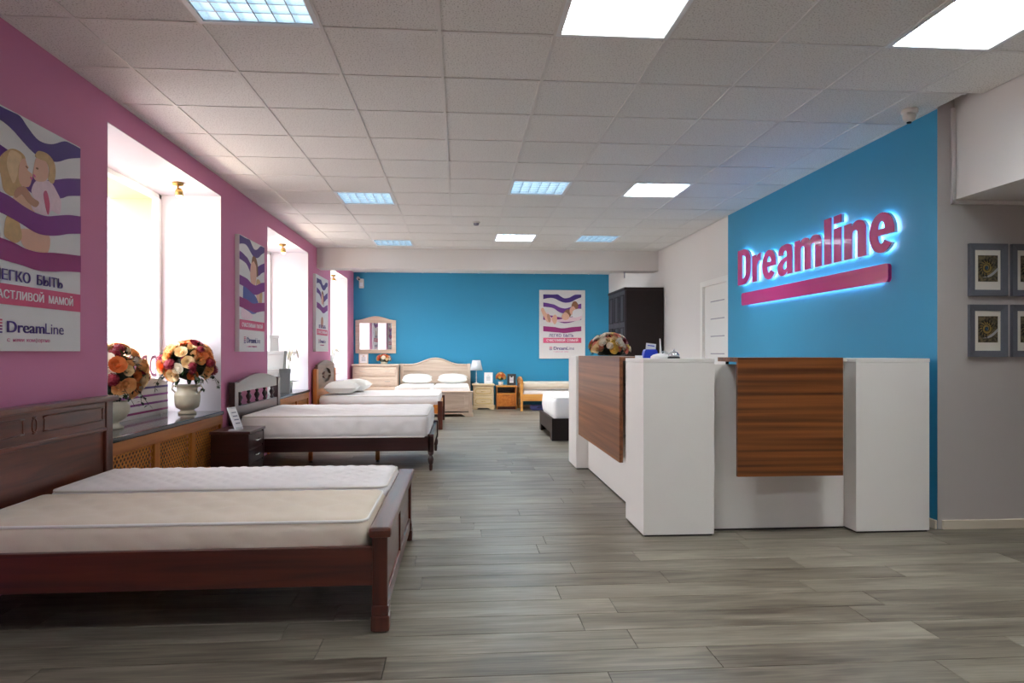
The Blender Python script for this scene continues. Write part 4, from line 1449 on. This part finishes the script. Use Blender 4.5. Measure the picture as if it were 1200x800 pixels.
# ---------------------------------------------------------------- illuminated sign
sg = thing('wall_sign_letters', 'raised magenta shop name with white halo light on the blue wall', 'sign', (RX - .0, 7.62, 1.70), ROT_RIGHT)
DEP0, DEP1 = .022, .05
total = 7.62 - 4.79


def arc(cx, cy, rx, ry, a0, a1, n=14):
    return [(cx + rx * math.cos(math.radians(a0 + (a1 - a0) * k / n)), cy + ry * math.sin(math.radians(a0 + (a1 - a0) * k / n))) for k in range(n + 1)]


def sm(p, n=4):
    return smooth_poly(p, n, False)


_e_out = arc(.27, .36, .27, .385, -4, 322, 30) + arc(.27, .36, .085, .215, 318, 196, 10) + [(.19, .31), (.54, .31)]
_e_in = [(.19, .435)] + arc(.27, .40, .082, .185, 168, 12, 10) + [(.352, .435)]
GLYPH = {
    'D': (.60, [[(0, 0), (0, 1), (.26, 1)] + arc(.26, .62, .34, .38, 80, 0, 8) + arc(.26, .38, .34, .38, 0, -80, 8) + [(.26, 0)],
                [(.21, .17), (.21, .83), (.25, .83)] + arc(.25, .64, .13, .19, 80, 0, 6) + arc(.25, .36, .13, .19, 0, -80, 6) + [(.25, .17)]]),
    'r': (.37, [[(0, 0), (0, .73), (.18, .73), (.18, .63)] + sm([(.19, .64), (.25, .72), (.37, .75)]) + sm([(.37, .55), (.28, .54), (.21, .46), (.20, .38)]) + [(.20, 0)]]),
    'e': (.54, [_e_out, _e_in]),
    'a': (.54, [sm([(.53, 0), (.525, .2), (.53, .50), (.50, .66), (.40, .735), (.27, .745), (.12, .71), (.035, .60), (.02, .50)]) + sm([(.21, .49), (.225, .555), (.27, .595), (.325, .57), (.34, .49), (.335, .45)]) + sm([(.32, .44), (.14, .38), (.03, .30), (0, .19), (.03, .06), (.11, -.01), (.20, -.02), (.29, .02), (.35, .09)]) + [(.36, 0)],
                sm([(.335, .335), (.255, .295), (.20, .23), (.21, .15), (.27, .125), (.32, .16), (.335, .22)])]),
    'm': (.86, [[(0, 0), (0, .73), (.18, .73), (.18, .65)] + sm([(.185, .65), (.25, .73), (.34, .748), (.44, .72), (.49, .64)]) + sm([(.49, .64), (.57, .73), (.66, .748), (.78, .71), (.85, .60), (.86, .50)]) + [(.86, 0), (.66, 0)] + sm([(.66, .44), (.645, .54), (.59, .57), (.54, .54), (.53, .44)]) + [(.53, 0), (.33, 0)] + sm([(.33, .44), (.315, .54), (.26, .57), (.21, .54), (.20, .44)]) + [(.20, 0)]]),
    'l': (.20, [[(0, 0), (0, 1), (.20, 1), (.20, 0)]]),
    'i': (.20, [[(0, 0), (0, .73), (.20, .73), (.20, 0)], [(0, .83), (0, 1.0), (.20, 1.0), (.20, .83)]]),
    'n': (.54, [[(0, 0), (0, .73), (.18, .73), (.18, .65)] + sm([(.185, .65), (.26, .73), (.36, .75), (.46, .71), (.53, .60), (.54, .50)]) + [(.54, 0), (.34, 0)] + sm([(.34, .44), (.325, .54), (.27, .57), (.215, .54), (.20, .44)]) + [(.20, 0)]]),
}


def glyph_mesh(chx, kx, ky, z0, z1, off=0.0):
    cu = bpy.data.curves.new('glyph', 'CURVE')
    cu.dimensions = '2D'
    cu.fill_mode = 'BOTH'
    cu.extrude = (z1 - z0) / 2
    cu.offset = off
    for lp_ in GLYPH[chx][1]:
        sp_ = cu.splines.new('POLY')
        sp_.points.add(len(lp_) - 1)
        for p_, (a, b) in zip(sp_.points, lp_):
            p_.co = (a * kx, b * ky, 0, 1)
        sp_.use_cyclic_u = True
    o = bpy.data.objects.new('glyph', cu)
    C.objects.link(o)
    dg = bpy.context.evaluated_depsgraph_get()
    dg.update()
    me = bpy.data.meshes.new_from_object(o.evaluated_get(dg))
    mb = MB()
    mb.add([(v.co.x, v.co.y, v.co.z + (z0 + z1) / 2) for v in me.vertices], [tuple(p_.vertices) for p_ in me.polygons])
    bpy.data.objects.remove(o); bpy.data.curves.remove(cu); bpy.data.meshes.remove(me)
    return mb


letters = 'Dreamline'
gap = .075
kx = total / (sum(GLYPH[q_][0] for q_ in letters) + gap * (len(letters) - 1))
CAP = .395
xx = 0.0
for chx in letters:
    lo_ = obj('letter', shift(glyph_mesh(chx, kx, CAP, DEP0, DEP1), xx, .262, 0), 'magenta_face', sg, True)
    obj('letter_return', shift(glyph_mesh(chx, kx, CAP, DEP0 - .001, DEP1 - .006, .0012), xx, .262, 0), 'letter_side', lo_, True)
    obj('led_backing', shift(glyph_mesh(chx, kx, CAP, DEP0 - .006, DEP0 - .002, -.012), xx, .262, 0), 'led_white', lo_, True)
    xx += (GLYPH[chx][0] + gap) * kx
bx0, bx1, by0, by1, br = .10, total - .07, .025, .165, .03
rb = arc(bx1 - br, by1 - br, br, br, 0, 90, 4) + arc(bx0 + br, by1 - br, br, br, 90, 180, 4) + arc(bx0 + br, by0 + br, br, br, 180, 270, 4) + arc(bx1 - br, by0 + br, br, br, 270, 360, 4)
bar = obj('underline_bar', MB().prism(rb, DEP0, DEP1, 'xy'), 'magenta_face', sg, True)
obj('led_backing', MB().box(  .18, total - .2, .04, .15, DEP0 - .008, DEP0 - .002), 'led_white', bar, True)

# ---------------------------------------------------------------- framed shell pictures
k_ = 0
for r_, z in enumerate((1.582, 1.168)):
    for c_, x in enumerate((3.445, 3.752, 4.06)):
        if c_ == 2: continue
        lab = [['upper grey framed shell picture, nearest the blue wall', 'upper grey framed shell picture cut by the right edge'], ['lower grey framed shell picture, nearest the blue wall', 'lower grey framed shell picture cut by the right edge']][r_][c_]
        w, h = .272, .355
        t = thing('framed_picture', lab, 'picture', (x, GY - .001, z), ROT_BACK, 'framed shell pictures')
        fm = MB()
        b_ = .042
        for (o0, o1) in [((0, 0), (w, 0)), ((w, 0), (w, h)), ((w, h), (0, h)), ((0, h), (0, 0))]:
            i0 = (b_ if o0[0] == 0 else w - b_, b_ if o0[1] == 0 else h - b_)
            i1 = (b_ if o1[0] == 0 else w - b_, b_ if o1[1] == 0 else h - b_)
            v = [(*o0, 0), (*o1, 0), (*i1, 0), (*i0, 0), (o0[0], o0[1], .026), (o1[0], o1[1], .026), (i1[0], i1[1], .016), (i0[0], i0[1], .016)]
            fm.add(v, [(3, 2, 1, 0), (4, 5, 6, 7), (0, 1, 5, 4), (2, 3, 7, 6), (1, 2, 6, 5), (3, 0, 4, 7)])
        obj('frame', fm, 'frame_grey', t, True)
        bx('mount', (b_ - .004, w - b_ + .004, b_ - .004, h - b_ + .004, .004, .010), 'mat_board', t, 0, True)
        px0, px1, py0, py1 = .068, w - .062, .098, h - .078
        pic = bx('print', (px0, px1, py0, py1, .010, .0108), 'shell_print', t, 0, True)
        cx, cy = (px0 + px1) / 2 - .01, (py0 + py1) / 2 + .005
        # spiral shell: body, dark chamber lines, eye
        body = [(cx + .046 * math.cos(a) * (1.0 if a < PI else .95), cy + .05 * math.sin(a)) for a in [2 * PI * q_ / 24 for q_ in range(24)]]
        obj('shell_body', MB().prism(body, .0108, .0112, 'xy'), 'shell_gold', pic, True)
        lip = smooth_poly([(cx + .03, cy - .06), (px1 - .003, cy - .02), (px1 - .003, cy + .0), (cx + .045, cy - .03), (cx, cy - .058), (cx - .03, cy - .066)], 4)
        obj('shell_lip', MB().prism(lip, .0108, .0113, 'xy'), 'shell_pale', pic, True)
        sp = []
        for q_ in range(60):
            a = q_ / 59 * 4.6 * PI
            rr_ = .006 + .040 * (q_ / 59) ** 1.2
            sp.append((cx + rr_ * math.cos(a + c_), cy + rr_ * 1.08 * math.sin(a + c_), .0116))
        obj('shell_spiral', MB().tube(sp, .0022, 4), 'shell_dark', pic, True)
        for q_ in range(11):
            a = .3 + q_ * .42
            p0 = (cx + .034 * math.cos(a), cy + .036 * math.sin(a))
            p1 = (cx + .060 * math.cos(a + .25), cy + .064 * math.sin(a + .25))
            p1 = (min(max(p1[0], px0 + .003), px1 - .003), min(max(p1[1], py0 + .003), py1 - .003))
            obj('shell_ridge', MB().tube([(*p0, .0114), (*p1, .0114)], [.0045, .003], 5), 'shell_dark', pic, True)
        obj('shell_eye', MB().lathe([(.0, .0112), (.014, .0112), (.012, .0122), (0, .0124)], (cx, cy, 0), 14), 'shell_blue', pic, True)
        k_ += 1

# ---------------------------------------------------------------- small fittings
dc = thing('security_camera', 'white dome security camera at the ceiling corner of the sign wall', 'camera', (3.06, 4.44, CE - .003))
obj('mount', MB().lathe([(0, 0), (.052, 0), (.052, -.02), (.045, -.035), (0, -.035)], seg=20), 'camera_plastic', dc, True)
obj('eyeball', MB().lathe([(0, -.02), (.03, -.025), (.043, -.05), (.036, -.075), (.018, -.088), (0, -.09)], (-.012, -.012, 0), 20), 'camera_plastic', dc, True)
obj('lens', MB().lathe([(0, -.088), (.016, -.087), (.014, -.097), (0, -.098)], (-.014, -.014, 0), 14), 'black_metal', dc, True)
c2 = thing('security_camera', 'small camera high in the far left corner of the blue back wall', 'camera', (-2.16, BY, 2.78))
obj('mount', MB().cyl((0, -.001, 0), (0, -.05, 0), .03, seg=14), 'camera_plastic', c2, True)
obj('body', MB().cyl((0, -.04, -.01), (.03, -.12, -.04), .035, .03, seg=14), 'camera_plastic', c2, True)
obj('lens', MB().cyl((.03, -.12, -.04), (.034, -.13, -.044), .018, seg=12), 'black_metal', c2, True)
ms = thing('motion_sensor', 'small white motion sensor high on the blue back wall beside the camera', 'sensor', (-2.09, BY, 2.66))
bx('housing', (-.05, .05, -.05, -.001, -.10, .10), 'camera_plastic', ms, .014, True)
bx('lens_window', (-.03, .03, -.054, -.048, -.06, .02), 'paper', ms, .003, True)
sd = thing('smoke_detector', 'small dark detector on the ceiling near the middle of the room', 'detector', (.205, 8.69, CE - .001))
obj('base', MB().lathe([(0, 0), (.05, 0), (.05, -.015), (0, -.015)], seg=18), 'grid_metal', sd, True)
obj('sensor_head', MB().lathe([(0, -.015), (.036, -.015), (.032, -.04), (.015, -.046), (0, -.046)], seg=18), 'print_grey', sd, True)
bk = thing('wall_bracket', 'tiny dark bracket under the beam above the wardrobe', 'bracket', (2.72, 11.15, 2.53))
bx('stem', (-.008, .008, -.008, .008, -.10, -.001), 'print_grey', bk, .002, True)
bx('plate', (-.02, .02, -.012, .012, -.008, -.001), 'print_grey', bk, .001, True)

# ---------------------------------------------------------------- board on the nearest sill
bd = thing('sill_board', 'white board with purple stripes standing on the nearest window sill', 'board', (-2.68, 5.6, WZ0))
top = [(4.66, WZ0 + .001), (6.50, WZ0 + .001), (6.50, .925)] + [(6.5 - 1.84 * k / 20, .925 + .05 * math.sin(PI * min(1, k / 8)) - (.0 if k < 8 else .03 * math.sin(PI * (k - 8) / 12))) for k in range(1, 20)] + [(4.66, .925)]
obj('panel', MB().prism(top, -2.69, -2.68, 'yz'), 'canvas', bd)
for k in range(4):
    z = .69 + .068 * k
    bx('stripe', (-2.68, -2.6785, 4.66, 6.50, z - .009, z + .009), ['print_magenta', 'print_purple', 'print_purple', 'print_indigo'][k], bd)
bx('foot', (-2.72, -2.66, 4.8, 4.84, WZ0 + .0005, WZ0 + .012), 'pvc', bd)
bx('foot', (-2.72, -2.66, 6.3, 6.34, WZ0 + .0005, WZ0 + .012), 'pvc', bd)


# ---------------------------------------------------------------- flowers
def rose_mesh(seed, layers=4, ragged=False):
    rg = random.Random(seed)
    mb = MB()
    for L in range(layers):
        n = [3, 4, 5, 6][L]
        r = [.20, .40, .62, .84][L]
        h0, h1 = -.55, [.60, .56, .48, .36][L]
        for k in range(n):
            a0 = 2 * PI * k / n + L * .6 + rg.uniform(-.15, .15)
            wd_ = 2 * PI / n * 1.25
            v, f = [], []
            for i in range(4):
                s_ = i / 3
                for j in range(4):
                    q_ = j / 3 * 2 - 1
                    an = a0 + q_ * wd_ / 2 * (1 if s_ > .3 else .8)
                    rad = r * (.35 + .75 * math.sin(s_ * PI * .5)) * (1 - .10 * q_ * q_)
                    if i == 3: rad += .10 + .06 * L
                    zz = h0 + (h1 - h0) * s_ * (1 - .14 * q_ * q_)
                    if ragged: rad += rg.uniform(-.08, .08); zz += rg.uniform(-.1, .1)
                    v.append((rad * math.cos(an), rad * math.sin(an), zz))
            for i in range(3):
                for j in range(3):
                    a = i * 4 + j
                    f.append((a, a + 1, a + 5, a + 4))
            mb.add(v, f, True)
    mb.lathe([(0, -.6), (.3, -.5), (.45, -.2), (.4, .15), (.15, .40), (0, .44)], seg=8)
    return mb


def hydrangea_mesh(seed):
    rg = random.Random(seed)
    mb = MB()
    for k in range(34):
        z = 1 - 1.5 * (k + .5) / 34
        a = k * 2.39996
        rr_ = math.sqrt(max(0, 1 - z * z))
        n_ = Vector((rr_ * math.cos(a), rr_ * math.sin(a), z))
        t1 = n_.orthogonal().normalized(); t2 = n_.cross(t1)
        for q_ in range(4):
            an = q_ * PI / 2 + rg.uniform(0, 1.5)
            d_ = t1 * math.cos(an) + t2 * math.sin(an)
            e_ = n_.cross(d_)
            c_ = n_ * .86
            mb.add([c_, c_ + d_ * .18 + e_ * .12 + n_ * .06, c_ + d_ * .32 + n_ * .04, c_ + d_ * .18 - e_ * .12 + n_ * .06], [(0, 1, 2, 3)])
    mb.lathe([(0, -.8), (.5, -.6), (.82, 0), (.6, .55), (0, .82)], seg=8)
    return mb


ROSES = [obj('rose_source', rose_mesh(k), 'petal_cream') for k in range(2)]
HYD = obj('cluster_source', hydrangea_mesh(5), 'petal_red')


def leaf(mb, p, d, up, L, W):
    d = Vector(d).normalized(); s_ = d.cross(up)
    if s_.length < 1e-3: s_ = Vector((1, 0, 0))
    s_.normalize(); n_ = s_.cross(d)
    p = Vector(p)
    v = [p, p + d * L * .4 + s_ * W + n_ * L * .05, p + d * L * .4 - s_ * W + n_ * L * .05, p + d * L * .42 + n_ * L * -.02, p + d * L - n_ * L * .12]
    mb.add(v, [(0, 1, 3), (0, 3, 2), (1, 4, 3), (3, 4, 2)], True)


def bouquet(name, label, loc, R, RZ, vase_prof, vase_mat, palette, n, fsize, seed, leafn=60, zc=None, trail=True, group=None, lowz=-.45, handles=False, zmin=None):
    rg = random.Random(seed)
    t = thing(name, label, 'flowers', loc, group=group)
    zt = max(z for r, z in vase_prof)
    if vase_mat:
        vz = obj('vase', MB().lathe(vase_prof, seg=24), vase_mat, t, True)
        if handles:
            rm = max(r for r, z in vase_prof)
            for sg_ in (-1, 1):
                obj('handle', MB().tube([(sg_ * rm * .9, 0, zt * .72), (sg_ * rm * 1.25, 0, zt * .85), (sg_ * rm * 1.1, 0, zt * .97), (sg_ * rm * .8, 0, zt * .93)], .008, 6), vase_mat, vz, True)
    zc = zt + RZ * .55 if zc is None else zc
    k = 0
    fol = MB(); fol2 = MB()
    for i in range(n):
        z = 1 - (1 - lowz) * (i + .5) / n
        a = i * 2.39996 + rg.uniform(-.25, .25)
        rr_ = math.sqrt(max(0, 1 - z * z))
        j = rg.uniform(.82, 1.02)
        nrm = Vector((rr_ * math.cos(a), rr_ * math.sin(a), z))
        p = Vector((nrm.x * R * j, nrm.y * R * j, zc + nrm.z * RZ * j))
        kind = rg.choice(palette)
        fs = fsize * rg.uniform(.75, 1.2)
        src = HYD if kind in ('petal_red',) and R > .2 and rg.random() < .85 else rg.choice(ROSES)
        rot = nrm.to_track_quat('Z', 'Y').to_euler()
        inst(src, t, p, (rot.x, rot.y, rot.z), fs, 'flower', kind)
    for i in range(leafn):
        z = rg.uniform(lowz - .25, .95)
        a = rg.uniform(0, 2 * PI)
        rr_ = math.sqrt(max(0, 1 - min(1, z * z)))
        nrm = Vector((rr_ * math.cos(a), rr_ * math.sin(a), z))
        p = Vector((nrm.x * R * .8, nrm.y * R * .8, zc + nrm.z * RZ * .8))
        d_ = nrm + Vector((rg.uniform(-.6, .6), rg.uniform(-.6, .6), rg.uniform(-.6, .4)))
        leaf(fol if i % 2 else fol2, p, d_, Vector((0, 0, 1)), fsize * rg.uniform(1.1, 2.0), fsize * rg.uniform(.25, .45))
    if trail:
        for i in range(7):
            a = rg.uniform(0, 2 * PI)
            pts = []
            for q_ in range(6):
                s_ = q_ / 5
                rad = R * (.6 + .65 * s_)
                pts.append((rad * math.cos(a + .3 * s_), rad * math.sin(a + .3 * s_), zc - RZ * (.3 + .75 * s_ * s_)))
            fol2.tube(pts, .002, 4)
            for q_ in pts[2:]:
                for _ in range(2):
                    leaf(fol2, q_, (rg.uniform(-1, 1), rg.uniform(-1, 1), rg.uniform(-1, .3)), Vector((0, 0, 1)), fsize * .9, fsize * .3)
    if zmin is not None:
        for f_ in (fol, fol2):
            f_.v = [(x, y_, max(z, zmin)) for x, y_, z in f_.v]
    core = MB().lathe([(0, max(zc - RZ * .75, zmin or -9)), (R * .55, max(zc - RZ * .5, zmin or -9)), (R * .72, zc), (R * .5, zc + RZ * .55), (0, zc + RZ * .7)], seg=12)
    obj('stems', core, 'leaf_dark', t, True)
    obj('foliage', fol, 'leaf_green', t, True)
    obj('foliage', fol2, 'leaf_dark', t, True)
    return t


PAL = ['petal_cream', 'petal_peach', 'petal_peach', 'petal_red', 'petal_red', 'petal_red', 'petal_white', 'petal_orange']
v1 = [(0, 0), (.075, 0), (.08, .012), (.05, .03), (.045, .045), (.09, .075), (.115, .12), (.118, .16), (.10, .185), (.105, .20), (.098, .20), (.09, .18)]
v2 = [(0, 0), (.075, 0), (.078, .014), (.055, .028), (.06, .04), (.095, .06), (.105, .10), (.11, .16), (.105, .185), (.085, .205), (.088, .25), (.108, .262), (.10, .262), (.08, .24)]
bouquet('flower_vase', 'rose bouquet in a stone vase on the nearest sill, beside the pink wall edge', (-2.52, 5.16, WZ0), .225, .215, v1, 'ceramic', PAL + ['petal_cream'], 78, .045, 11, 150, .40, lowz=-.75)
bouquet('flower_vase', 'orange and red bouquet in a ribbed urn at the far end of the nearest sill', (-2.45, 6.355, WZ0), .225, .20, v2, 'ceramic', PAL + ['petal_orange', 'petal_cream'], 78, .047, 23, 150, .45, lowz=-.6, handles=True)
bouquet('flower_arrangement', 'low dome of cream and pink roses on the reception desk', (1.335, 6.02, 1.172), .178, .165, [(0, 0), (.10, 0), (.11, .02), (0, .02)], 'leaf_dark', ['petal_cream', 'petal_pink', 'petal_peach', 'petal_white', 'petal_pink', 'petal_yellow', 'petal_cream', 'petal_white', 'petal_red'], 110, .030, 31, 110, .034, False, lowz=.06, zmin=.004)
bouquet('flower_pot', 'small mixed bouquet in a low bowl on the bleached dresser', (-1.58, 14.42, .952), .145, .10, [(0, 0), (.06, 0), (.075, .03), (.07, .05), (0, .05)], 'ceramic', ['petal_pink', 'petal_yellow', 'petal_cream', 'petal_white', 'petal_orange'], 26, .036, 41, 30, .10, False, lowz=-.1)
bouquet('flower_pot', 'small orange bouquet in a white pot on the honey wood nightstand', (.86, 14.43, .498), .10, .09, [(0, 0), (.045, 0), (.055, .08), (.05, .08), (0, .06)], 'ceramic_white', ['petal_orange', 'petal_peach', 'petal_yellow', 'petal_cream'], 20, .036, 43, 40, .17, False, lowz=-.2)


def orchid(label, loc, H, lean, seed):
    rg = random.Random(seed)
    t = thing('potted_orchid', label, 'plant', loc, group='white orchids on the sills')
    obj('pot', MB().lathe([(0, 0), (.05, 0), (.065, .12), (.06, .12), (.05, .10), (0, .10)], seg=18), 'ceramic_white', t, True)
    fol = MB()
    for k in range(5):
        a = k * 1.3
        leaf(fol, (0, 0, .11), (math.cos(a), math.sin(a), .35), Vector((0, 0, 1)), .17, .03)
    obj('leaves', fol, 'leaf_green', t, True)
    for s_ in range(2):
        pts = []
        for q_ in range(9):
            u = q_ / 8
            pts.append((lean * u * u * .10 * (1 if s_ else -.4), (u ** 2.2) * .24 * (1 if s_ == 0 else .6), .10 + H * math.sin(u * PI * .62)))
        st = obj('stem', MB().tube(pts, .004, 5), 'stem_green', t, True)
        for q_ in pts[4:]:
            for _ in range(2):
                fl_ = MB()
                c_ = Vector(q_) + Vector((rg.uniform(-.03, .03), rg.uniform(-.03, .03), rg.uniform(-.03, .02)))
                for b_ in range(5):
                    an = b_ * 2 * PI / 5
                    leaf(fl_, c_, (.3, math.cos(an), math.sin(an)), Vector((1, 0, 0)), .042, .018)
                obj('blossom', fl_, 'petal_white', st, True)
    return t


orchid('white orchid in a pot beside the gift boxes in the middle window', (-2.46, 10.02, WZ0), .46, 1, 1)
orchid('white orchid in a pot beside the box stack in the farthest window', (-2.45, 13.35, WZ0), .50, 1, 2)


def gift_box(label, loc, w, dp, h, rotz, flare=1.0, group=None):
    t = thing('gift_box', label, 'box', loc, (0, 0, rotz), group)
    mb = MB()
    v = [(sx * w / 2 * s_, sy * dp / 2 * s_, z) for z, s_ in ((0, 1), (h * .8, flare)) for sx, sy in ((-1, -1), (1, -1), (1, 1), (-1, 1))]
    mb.add(v, [(3, 2, 1, 0), (4, 5, 6, 7)] + [(i, (i + 1) % 4, 4 + (i + 1) % 4, 4 + i) for i in range(4)])
    obj('carton', mb, 'carton_white', t, True)
    e = .006
    bx('lid', (-w / 2 * flare - e, w / 2 * flare + e, -dp / 2 * flare - e, dp / 2 * flare + e, h * .8 + .0005, h), 'carton_white', t, .004, True)
    return t


S = WZ0 + .0005
G = 'white gift boxes in the middle window'
gift_box('white gift box at the left of the bottom row in the middle window', (-2.52, 9.30, S), .22, .24, .33, .2, 1.05, G)
gift_box('white gift box at the right of the bottom row in the middle window', (-2.50, 9.66, S), .24, .26, .33, .45, 1.05, G)
gift_box('wide white gift box resting on the bottom row in the middle window', (-2.51, 9.46, S + .3305), .27, .24, .24, .1, 1.08, G)
gift_box('narrow tall white gift box topping the stack in the middle window', (-2.51, 9.46, S + .571), .12, .11, .21, .3, .92, G)
G = 'white gift boxes in the farthest window'
gift_box('low white gift box at the bottom of the stack in the farthest window', (-2.47, 12.72, S), .28, .28, .30, .15, 1.0, G)
gift_box('middle white gift box of the stack in the farthest window', (-2.47, 12.70, S + .3005), .22, .22, .20, .4, 1.0, G)
gift_box('thin tall white gift box topping the stack in the farthest window', (-2.47, 12.68, S + .501), .08, .08, .28, .1, 1.0, G)
gift_box('small white gift box beside the stack in the farthest window', (-2.45, 13.04, S), .20, .20, .26, .3, 1.0, G)

for o in ROSES + [HYD]:
    bpy.data.objects.remove(o)
